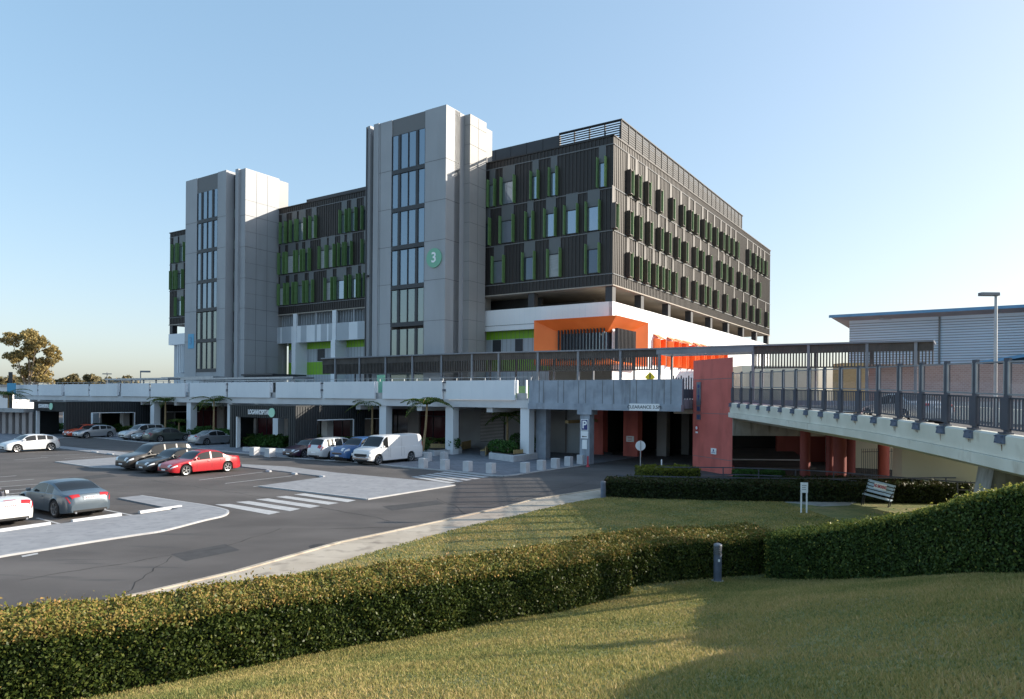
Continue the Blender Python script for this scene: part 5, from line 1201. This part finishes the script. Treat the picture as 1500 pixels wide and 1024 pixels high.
cp = at_wheel(78.5,758.5,'r','l','coupe',LEFTW)
def coupe_extra(root,K,fx,L,Wd,sec):
    for yy in (-.35,.35): b = MB(); b.box(-.75,-.65,yy-.13,yy+.13,.9,1.12); b.build('headrest', M['signred'], root, local=True, bevel=.03)
car('coupe', paint('bluegrey',(.085,.115,.145),.3), cp, LEFTW, 'blue-grey coupe seen from behind at the lower left of the car park', extra=coupe_extra)
def open_extra(root,K,fx,L,Wd,sec):
    b = MB(); b.box(fx-.60*L,fx-.33*L,-.66,.66,.55,.925); b.build('cockpit', M['black'], root, local=True)
    for yy in (-.36,.36):
        b = MB(); b.box(fx-.56*L,fx-.52*L,yy-.22,yy+.22,.7,1.08); b.box(fx-.555*L,fx-.53*L,yy-.12,yy+.12,1.08,1.26); b.box(fx-.52*L,fx-.42*L,yy-.22,yy+.22,.7,.95); b.build('seat', M['slat'], root, local=True, bevel=.04)
        b = MB(); pts = [(fx-.585*L,yy-.2,.9),(fx-.585*L,yy-.16,1.17),(fx-.585*L,yy+.16,1.17),(fx-.585*L,yy+.2,.9)]
        b.tube(pts,[.025]*4,8); b.build('roll_hoop', M['black'], root, local=True)
    b = MB(); pts = [(fx-.29*L,-.74,.88),(fx-.40*L,-.60,1.26),(fx-.41*L,0,1.29),(fx-.40*L,.60,1.26),(fx-.29*L,.74,.88)]; b.tube(pts,[.03]*5,8); b.build('windshield_frame', M['black'], root, local=True)
    b = MB(); b.add([(fx-.29*L,-.72,.88),(fx-.40*L,-.58,1.25),(fx-.41*L,0,1.28),(fx-.40*L,.58,1.25),(fx-.29*L,.72,.88)],[(0,1,2,3,4)]); b.build('windshield', M['tint'], root, local=True, recalc=False)
    b = MB(); b.cyl((fx-.44*L,.36,.98),(fx-.445*L,.36,1.0),.17,n=18); b.build('steering_wheel', M['black'], root, local=True)
    b = MB(); b.box(-fx+.06,-fx+.1,-.2,.2,.975,.99); b.build('brake_light', M['tail'], root, local=True)
car('open', paint('whitep',(.78,.78,.77),0,.25), shift(cp,.1,-2.75), LEFTW, 'white open-top convertible with red tail lights at the left edge', extra=open_extra)
hp = at_wheel(25.7,662.8,'f','l','hatch',FRONT)
car('hatch', paint('white2',(.68,.69,.70),.1), hp, FRONT, 'white hatchback parked alone at the left behind the empty bays')
sh_ = at_wheel(127,642,'f','l','hatch',FRONT)
car('hatch', paint('silver',(.42,.44,.46),.6), sh_, FRONT, 'silver hatchback parked in front of the far left portal', low=True)
car('hatch', paint('orange',(.60,.07,.02)), rowpos(sh_,1,2.3), FRONT, 'orange-red car mostly hidden behind the silver hatchback', low=True)
se = at_wheel(303,652.5,'r','r','sedan',BACK)
car('sedan', paint('silver2',(.36,.38,.40),.6), se, BACK, 'silver sedan seen from behind beside the nearer portal', low=True)
gr = at_wheel(235,647.6,'r','r','sedan',BACK)
car('sedan', paint('greengrey',(.07,.085,.075),.5), gr, BACK, 'dark green-grey sedan in the far row before the garden beds', low=True)
car('coupe', paint('greyc',(.13,.14,.15),.5), rowpos(gr,1,2.5), FRONT, 'grey coupe facing forward beside the dark green-grey sedan', low=True)
car('suv', paint('silver3',(.45,.46,.47),.5), rowpos(gr,2,2.5), FRONT, 'silver wagon in the far row, next to the forward facing grey coupe', low=True)
dr = G(-8,690); car('hatch', paint('darkred',(.16,.02,.02)), (dr[0]-3.6,dr[1]+.4,0), BACK, 'dark red car cut off by the left edge of the picture', low=True)
p = Dp(1330,600,29.5); car('sedan', paint('silver4',(.40,.42,.45),.5), (18.5,33,3.85), rad(94), 'silver car driving up the ramp bridge behind the glass screens', 'passing_car', 'car', None, low=True)
# wheel stops
def wstop(u0,v0,u1,v1,label):
    p, q = Vector(G(u0,v0)), Vector(G(u1,v1)); b = MB(); d = (q-p).normalized(); s = Vector((-d.y,d.x,0))
    vs = []
    for c in (p,q):
        for o_, h in ((-.09,0),(-.06,.11),(.06,.11),(.09,0)): w_ = c+s*o_; vs.append((w_.x,w_.y,.005+h))
    b.add(vs, [(0,1,5,4),(1,2,6,5),(2,3,7,6),(3,0,4,7),(0,3,2,1),(4,5,6,7)])
    thing('wheel_stop', b, M['bollard_c'], label, 'wheel stop', 'white wheel stops in the car park')
wstop(105.5,765.5,177,755.5,'white concrete wheel stop behind the blue-grey coupe')
wstop(-10,781,73,769,'white concrete wheel stop behind the convertible at the left edge')
wstop(204,752.5,265,743.5,'white concrete wheel stop in the empty bay right of the coupe')
for x,y,l in ((130,0,'first'),(548,468,''),(683,482,''),(828,497,'')):
    if x > 500: u, v = 240+x/3.571, 560+y/3.571; wstop(u-2.5,v-.6,u+3,v+.5, 'small white wheel stop, %s behind the red sedan along the kerb island' % {548:'nearest',683:'middle one',828:'furthest one'}[x])
for u, v, l in ((139,663,'left'),(162,666,'right')): wstop(u-4,v-.6,u+4,v+.6,'small white wheel stop on the far kerb island, the %s one behind the white hatchback' % l)
# concrete bollards
BL = [(620,686,'first of the sunlit row, beside the white van'),(651.6,688.3,'second of the sunlit row from the white van'),(685,691,'third of the sunlit row from the white van'),(719,694,'last of the sunlit row, at the crossing'),
 (626.5,676,'in the shaded second row nearest the van'),(650.5,675,'in the shaded second row behind the sunlit pair'),(769,693,'first of the shaded kerb row past the crossing'),(793,689,'second of the shaded kerb row'),(813.5,686,'third of the shaded kerb row'),(833,683,'fourth of the shaded kerb row'),(851,680,'last of the shaded kerb row, by the parking sign column')]
for u, v, l in BL:
    p = G(u,v); b = MB(); s = .24
    b.box(-s,s,-s,s,0,.68); o = b.build('bollard', M['bollard_c'], None, bevel=.015); o.location = (p[0],p[1],.03); o.rotation_euler = (0,0,RF+.03*random.uniform(-1,1)); tag(o, 'square concrete bollard, '+l, 'bollard', 'square concrete bollards along the plaza')
for u, v, l in ((373,668,'left of two in front of the nearer portal'),(395.5,670,'right of two in front of the nearer portal'),(152,635,'beside the far left portal'),(31,635,'left of two before the far pergola'),(42,635.5,'right of two before the far pergola')):
    p = G(u,v); b = MB(); s = .3 if u > 300 else .4; b.box(-s,s,-s,s,0,.7); o = b.build('bollard', M['bollard_c'], None, bevel=.015); o.location = (p[0],p[1],.03); o.rotation_euler = (0,0,RF); tag(o, 'square concrete block, '+l, 'bollard', 'square concrete bollards along the plaza')
# ------------------------------------------------------------------ plants
def sphere_pts(n, c, r, flat=1.):
    d = rng.normal(size=(n,3)); d /= np.linalg.norm(d,axis=1)[:,None]; rr = rng.uniform(.75,1.02,n)[:,None]
    q = d*rr*np.array(r)*np.array([1,1,flat])+np.array(c); return q, d
def shrub(pos, r, label, h=None, leaf=L_shrub, name='round_shrub', n=900, size=.09):
    o = empty(name, pos, label, 'shrub', 'shrubs in the plaza planters'); h = h or r
    q, d = sphere_pts(n, (pos[0],pos[1],pos[2]+h*.9), (r,r,h)); leaf_mesh('foliage', q, size, leaf, o, nrm=d*.8)
    b = MB(); b.cyl((pos[0],pos[1],pos[2]),(pos[0],pos[1],pos[2]+h*.9),.06,n=6); b.build('stem', M['bark'], o)
def palm(pos, h, cr_, label, n=11, name='tree_fern', seed=0, lean=(0,0)):
    R = random.Random(seed); o = empty(name, pos, label, 'palm tree', 'slender palms in front of the concourse')
    top = Vector((pos[0]+lean[0], pos[1]+lean[1], pos[2]+h)); b = MB(); pp = [Vector(pos), Vector(pos).lerp(top,.5)+Vector((lean[0]*.2,0,0)), top]
    b.tube(pp, [.13,.10,.08], 9); b.build('trunk', M['palm_trunk'], o)
    fr = MB(); cs = []; ns = []
    for i in range(n):
        a = 2*math.pi*i/n+R.uniform(-.2,.2); el = R.uniform(.35,.85); L_ = cr_*R.uniform(.85,1.15); pts = []
        for j in range(8):
            t = j/7; d_ = L_*t*math.cos(el*(1-t*.3)); z = L_*(t*math.sin(el)-t*t*(.55+.35*(1-el))); pts.append(top+Vector((math.cos(a)*d_, math.sin(a)*d_, z)))
        fr.tube(pts, [.022-.002*j for j in range(8)], 5)
        side = Vector((-math.sin(a),math.cos(a),0))
        for j in range(1,8):
            for m_ in range(5):
                p = pts[j-1].lerp(pts[j],m_/5); wl = .6*math.sin(math.pi*min(1,(j-1+m_/5)/7*.9+.12))*cr_/2
                for sg in (1,-1):
                    for q_ in (.25,.55,.85): c_ = p+side*sg*wl*q_+Vector((0,0,-.10*q_*wl)); cs.append(c_); ns.append((0,0,1))
    fr.build('frond_stalks', M['palm_trunk'], o)
    leaf_mesh('fronds', np.array([tuple(c) for c in cs]), .085, L_palm, o, nrm=np.array(ns)*1.6, aspect=1.5)
    return o
def low_fern(pos, r, label, seed=0): 
    return palm(pos, .55, r, label, 10, 'cycad', seed)
# planters, benches in front of the shaded grey wall
def gpz(u, v, z=.03): p = G(u,v,z); return (p[0],p[1],z)
def planter(pts, h, label):
    b = MB(); b.prism([p[:2] for p in pts], 0, h); o = b.build('planter', M['bollard_c'], None, bevel=.02); tag(o, label, 'planter', 'low concrete planters on the plaza')
    c = [sum(p[i] for p in pts)/len(pts) for i in (0,1)]
    s = MB(); s.prism([(c[0]+(p[0]-c[0])*.88, c[1]+(p[1]-c[1])*.88) for p in pts], h+.005, h+.03); s.build('soil', M['soil'], o, local=False); return o
planter([gpz(612,664),gpz(636,668),gpz(677,664),gpz(672,656),gpz(640,652)], .45, 'low concrete planter with shrubs and a palm right of the white van')
planter([gpz(716,672),gpz(752,677),gpz(792,671),gpz(780,660),gpz(735,656)], .5, 'larger concrete planter in front of the grey louvre wall')
def timber_bench(u0,v0,u1,v1,label):
    p, q = Vector(gpz(u0,v0)), Vector(gpz(u1,v1)); d = (q-p); L_ = d.length; a = math.atan2(d.y,d.x)
    o = empty('timber_bench', p, label, 'bench', 'timber benches at the planters', a)
    b = MB()
    for i in range(5): b.box(0,L_,.02+i*.09,.10+i*.09,.42,.46)
    b.build('seat', M['wood'], o, local=True); b = MB()
    for i in range(int(L_/.14)): b.box(i*.14,i*.14+.11,-.03,.02,.05,.95 if False else .8)
    b.build('backrest', M['wood'], o, local=True)
    for x in (.1,L_-.15): b = MB(); b.box(x,x+.06,.05,.45,0,.42); b.build('leg', M['steel'], o, local=True)
timber_bench(624,663,656,663.5,'straight timber bench in front of the planter by the van')
timber_bench(676,660,690,656.5,'short angled timber bench between the two planters, on the left')
timber_bench(711,668,722,661,'timber bench at the left end of the larger planter')
timber_bench(752,674,777,671.5,'timber bench at the right end of the larger planter')
shrub(gpz(621,659,.45), .55, 'round clipped shrub left of the timber bench by the van'); shrub(gpz(664,658,.45), .62, 'round clipped shrub right of the timber bench by the van')
shrub(gpz(728,662,.5), .8, 'broad green shrub at the left of the larger planter', .55); shrub(gpz(744,664,.5), .8, 'broad green shrub in the middle of the larger planter', .55)
shrub(gpz(777,660,.5), .7, 'round clipped shrub beside the weathered grey column'); shrub(gpz(757,656,.5), .7, 'shrub behind the palm in the larger planter')
palm(gpz(619,661,.4), 4.0, 2.5, 'tall slender palm right of the white van, catching sun at its crown', 12, seed=3, lean=(.35,0))
palm(gpz(743,660,.4), 3.0, 2.3, 'shaded palm in the larger planter before the grey wall', 11, seed=5)
palm(gpz(545,653,.3), 3.9, 2.4, 'palm standing in front of the sunlit wall of the nearer portal', 12, seed=8)
low_fern(gpz(643,655,.4), 1.5, 'low spreading fern palm left of the concourse column', 2)
low_fern(gpz(460,650,.3), 1.7, 'low fern palm in the nearer portal side opening', 4); low_fern(gpz(505,652,.3), 1.5, 'low fern palm behind the silver-white wagon', 6)
low_fern(gpz(742,661,.45), 1.6, 'low fern palm at the foot of the shaded palm', 7)
for i, (u, v, h, r, lab) in enumerate([(242,636,4.0,2.6,'palm in the garden bed left of the white column'),(313,641,4.1,2.6,'palm in the garden bed just left of the nearer portal'),(262,637,1.5,1.6,'short palm beside the white concourse column'),(12,628,4.6,3.2,'palm at the far left edge behind the pergola')]):
    palm(gpz(u,v,.3), h, r, lab, 11, seed=20+i)
for u, v, s, lab in [(115,633,1.5,'low fern palm in the left portal first opening'),(130,633,1.6,'low fern palm in the left portal second opening'),(192,634,1.5,'low fern palm in front of the left portal right opening'),(375,650,1.6,'low fern palm seen through the nearer portal opening'),(400,651,1.4,'smaller fern palm seen through the nearer portal opening'),(76,630,1.5,'low fern palm seen through the left portal opening')]:
    low_fern(gpz(u,v,.3), s, lab, int(u))
# garden bed planting along the concourse: ground cover nobody could count
n = 16000; q = []
for (u0,v0,u1,v1,hh,wd,cnt) in [(222,637,334,646,1.3,2.2,16000),(98,634,222,636,1.2,2,9000),(355,655,412,658,1.2,2,6000),(52,631,92,632,1.,1.5,2000),(0,630,45,631,1.2,2,2500)]:
    p0, p1 = np.array(G(u0,v0)), np.array(G(u1,v1)); t = rng.random(cnt)[:,None]; c = p0+(p1-p0)*t; d = (p1-p0)/np.linalg.norm(p1-p0); nn = np.array([-d[1],d[0],0])
    lump = .55+.45*np.sin(t[:,0]*40+u0)*np.sin(t[:,0]*17+u0*.3); h = hh*(.35+.65*lump)*rng.random(cnt)**.5
    q.append(c+nn*rng.uniform(0,wd,cnt)[:,None]+np.c_[np.zeros(cnt),np.zeros(cnt),h+.1])
o = leaf_mesh('garden_bed_planting', np.concatenate(q), .13, L_shrub, None, nrm=np.array([0,-.5,.6])); tag(o, 'low dense green ground cover in the garden beds along the concourse', 'plants', kind='stuff')
b = MB()
for (u0,v0,u1,v1) in [(222,640,334,649),(98,637,222,639.5),(357,661,425,664)]:
    p, q_ = Vector(G(u0,v0)), Vector(G(u1,v1)); b.bar(p+Vector((0,0,.18)), q_+Vector((0,0,.18)), .3, .4)
tag(b.build('garden_kerb', M['bollard_c']), kind='structure')
# ------------------------------------------------------------------ trees
def tree(name, base, h, blobs, leaf, label, size, dens, trunk_r=.35, group=None, cat='tree'):
    o = empty(name, base, label, cat, group); bs = Vector(base); b = MB(); fork = bs+Vector((0,0,h*.35))
    b.tube([bs, bs.lerp(fork,.5)+Vector((h*.01,0,0)), fork],[trunk_r,trunk_r*.8,trunk_r*.6],9)
    cs = []; ns = []
    for (x,y,z,r) in blobs:
        c = bs+Vector((x,y,z)); m_ = fork.lerp(c,.5)+Vector((0,0,-r*.2)); b.tube([fork,m_,c],[trunk_r*.35,trunk_r*.22,trunk_r*.06],6)
        nsub = max(5,int(r*10))
        for k_ in range(nsub):
            d = rng.normal(size=3); d /= np.linalg.norm(d); cc = np.array(c)+d*r*rng.uniform(.35,1.0)*np.array([1,1,.75]); rs = r*rng.uniform(.22,.5)
            m = int(dens*rs*rs*12); dd = rng.normal(size=(m,3)); dd /= np.linalg.norm(dd,axis=1)[:,None]
            cs.append(cc+dd*rs*rng.random(m)[:,None]**.4*np.array([1,1,.65])); ns.append(dd)
            if k_ < 4: b.tube([c, Vector(cc)],[trunk_r*.07,trunk_r*.03],4)
    b.build('trunk', M['bark'], o); leaf_mesh('crown', np.concatenate(cs), size, leaf, o, nrm=np.concatenate(ns)*.4); return o
gx, gy, _ = Dp(42,575,176); s = 176/1025
bl = []
for u, v, r in [(20,492,12),(35,485,11),(48,490,12),(60,500,13),(72,510,11),(78,522,9),(15,515,9),(28,520,11),(45,515,12),(58,528,11),(40,538,12),(52,548,13),(30,552,10),(62,550,9),(20,532,5),(66,536,8),(48,503,9)]:
    bl.append(((u-42)*s, rng.uniform(-2,2), (577-v)*s+4.4, r*s*1.15))
tree('gum_tree', (gx,gy,0), 16, bl, L_euc, 'tall sparse gum tree with golden sunlit leaves at the far left', .34, 5, .6)
for i, (u, v, r, d) in enumerate([(92,556,9,230),(108,553,12,230),(124,556,9,240),(139,552,11,230),(150,557,8,240),(168,551,13,220),(182,554,10,230),(5,552,12,200),(18,556,10,220),(200,558,6,250)]):
    s = d/1025; x, y, _ = Dp(u,570,d); hh = (578-v)*s+4.9
    tree('distant_tree', (x,y,0), hh, [(k_*r*s*.5, rng.uniform(-3,3), hh-r*s*.5+rng.uniform(-1,1), r*s*.75) for k_ in (-1,0,1)], L_far, 'pale brown-green distant tree on the skyline, number %s from the left edge' % ['three','four','five','six','seven','eight','nine','one','two','ten'][i] if False else ['olive tree just right of the gum tree','broad olive tree right of the gum tree','pale tree left of the skyline mast','rounded tree beneath the skyline mast','small tree right of the skyline mast','broad tree left of the low deck canopies','tree touching the low deck canopies','tree at the left picture edge behind the gum tree','low tree between the left edge and the gum tree','smallest tree, half hidden behind the deck canopy'][i]+' on the skyline', .8, 2.2, .4, 'distant trees on the skyline')
tree('unseen_tree', (11.2,10.9,zg(11.2,10.9)), 4.2, [(0,0,1.6,.5),(0,.1,2.3,.6),(.1,0,3.0,.55),(0,0,3.7,.4)], L_shrub, 'slim unseen tree added beyond the tall green hedge to shade the lawn', .07, 60, .09)  # stands outside the view, added to cast a band of shade across the lawn
b = MB(); hx = []
b.add([(-420,420,-5),(-100,420,-5),(-100,420,5.5),(-180,420,7),(-260,420,6),(-340,420,9),(-420,420,8)]+[(-420,480,-5),(-100,480,-5),(-100,480,5.5),(-180,480,7),(-260,480,6),(-340,480,9),(-420,480,8)], [(0,1,2,3,4,5,6),(13,12,11,10,9,8,7)]+[(i,(i+1)%7,7+(i+1)%7,7+i) for i in range(7)])
tag(b.build('hills', mat('farhill',(.09,.09,.08),(.14,.13,.10),.05,.95)), kind='structure')
# skyline masts
for u, v0, d, lab in ((157,545,150,'thin pole with a crossarm on the skyline left of the canopies'),(206,543,120,'thin deck floodlight pole at the left of the low canopies')):
    x, y, z = Dp(u,v0,d); b = MB(); b.cyl((x,y,0),(x,y,z),.12,.08,n=8); b.box(x-1.0,x+1.0,y-.08,y+.08,z-.5,z-.3) if u < 180 else b.box(x,x+1.6,y-.2,y+.2,z-.3,z); thing('mast', b, M['steel'], lab, 'pole')
# left edge: pale building, pergola, sign column
x0, y0, _ = Dp(-25,590,150); x1 = Dp(17,590,150)[0]; LBD = empty('pale_building', (x0,y0,0), 'pale low building with dark windows beyond the end of the deck at the far left', 'building')
b = MB(); b.box(x0-10,x1,y0,y0+12,0,6.6); b.build('wall', M['white'], LBD); b = MB(); b.box(x0-10.3,x1+.3,y0-.3,y0+12.3,6.6,7.0); b.build('roof', M['pinkbeige'], LBD)
for i in range(5): b = MB(); b.box(x1-1.9-2.2*i,x1-.7-2.2*i,y0-.05,y0+.1,4.2,5.4); b.build('window', M['shop'], LBD)
x0, y0, _ = Dp(20,590,170); x1 = Dp(60,590,170)[0]; b = MB(); b.box(x0,x1+60,y0,y0+6,0,4.6); thing('far_wall', b, M['pinkbeige'], 'bright far wall seen under the left end of the deck', 'wall')
x, y, z = Dp(15.5,545,105); SG = empty('sign_column', (x,y,0), 'slim dark sign column with a teal panel at the left end of the deck', 'sign'); b = MB(); b.box(x-.25,x+.25,y-.1,y+.1,0,z); b.build('post', M['dark_grey'], SG); b = MB(); b.box(x-.4,x+.9,y-.16,y-.1,5.0,6.6); b.build('panel', M['signblue'], SG)
PG = empty('pergola', gpz(20,636,0), 'low flat-roofed pergola on pale posts at the far left edge', 'pergola')
q0, q1 = Vector(G(-30,634)), Vector(G(47,636.5)); b = MB(); b.bar(q0+Vector((0,0,2.95)), q1+Vector((0,0,2.95)), 2.2, .45); b.build('roof', M['conc'], PG)
for i in range(9): t = i/8; q = q0.lerp(q1,t); b = MB(); b.box(q.x-.22,q.x+.22,q.y-.3,q.y+.3,0,2.75); b.build('post', M['pinkbeige'], PG)
q0, q1 = Vector(G(0,633)), Vector(G(45,634)); b = MB(); b.bar(q0+Vector((0,2,.35)), q1+Vector((0,2,.35)), .4,.7); thing('low_wall', b, M['conc'], 'low concrete wall behind the pergola posts', 'wall')
# ================================================================== light, sky, camera
S = Vector((.991, .135, 0)).normalized(); EL = rad(20.5); sd = Vector((S.x*math.cos(EL), S.y*math.cos(EL), math.sin(EL)))
li = bpy.data.lights.new('sun','SUN'); li.energy = 2.0; li.angle = rad(.5); li.color = (1,.90,.76); so = bpy.data.objects.new('sun', li); COL.objects.link(so); so.rotation_euler = (-sd).to_track_quat('-Z','Y').to_euler()
w = bpy.data.worlds.new('World'); SC.world = w; w.use_nodes = True; nt = w.node_tree; bg = nt.nodes['Background']
sk = nt.nodes.new('ShaderNodeTexSky'); sk.sky_type = 'NISHITA'; sk.sun_disc = False; sk.sun_elevation = EL; sk.sun_rotation = math.atan2(sd.x, sd.y); sk.air_density = 1.; sk.dust_density = 2.1; sk.ozone_density = 3.0; sk.altitude = 20
gm = nt.nodes.new('ShaderNodeGamma'); gm.inputs[1].default_value = .50; hs_ = nt.nodes.new('ShaderNodeHueSaturation'); hs_.inputs['Saturation'].default_value = 1.22; nt.links.new(sk.outputs[0], hs_.inputs['Color']); nt.links.new(hs_.outputs[0], gm.inputs[0]); nt.links.new(gm.outputs[0], bg.inputs[0]); bg.inputs['Strength'].default_value = .13
cd = bpy.data.cameras.new('camera'); cam = bpy.data.objects.new('camera', cd); COL.objects.link(cam); SC.camera = cam
cam.location = (0,0,H); cd.sensor_width = 36; cd.lens = F/1500*36; cd.shift_y = (VH-512)/1500; cd.clip_end = 3000; cd.clip_start = .1
cam.rotation_mode = 'QUATERNION'; cam.rotation_quaternion = (Matrix.Rotation(math.pi/2,3,'X')@Matrix.Rotation(ROLL,3,'Z')).to_quaternion()
SC.view_settings.view_transform = 'Standard'; SC.view_settings.look = 'None'; SC.view_settings.exposure = 1.95; SC.view_settings.gamma = 1
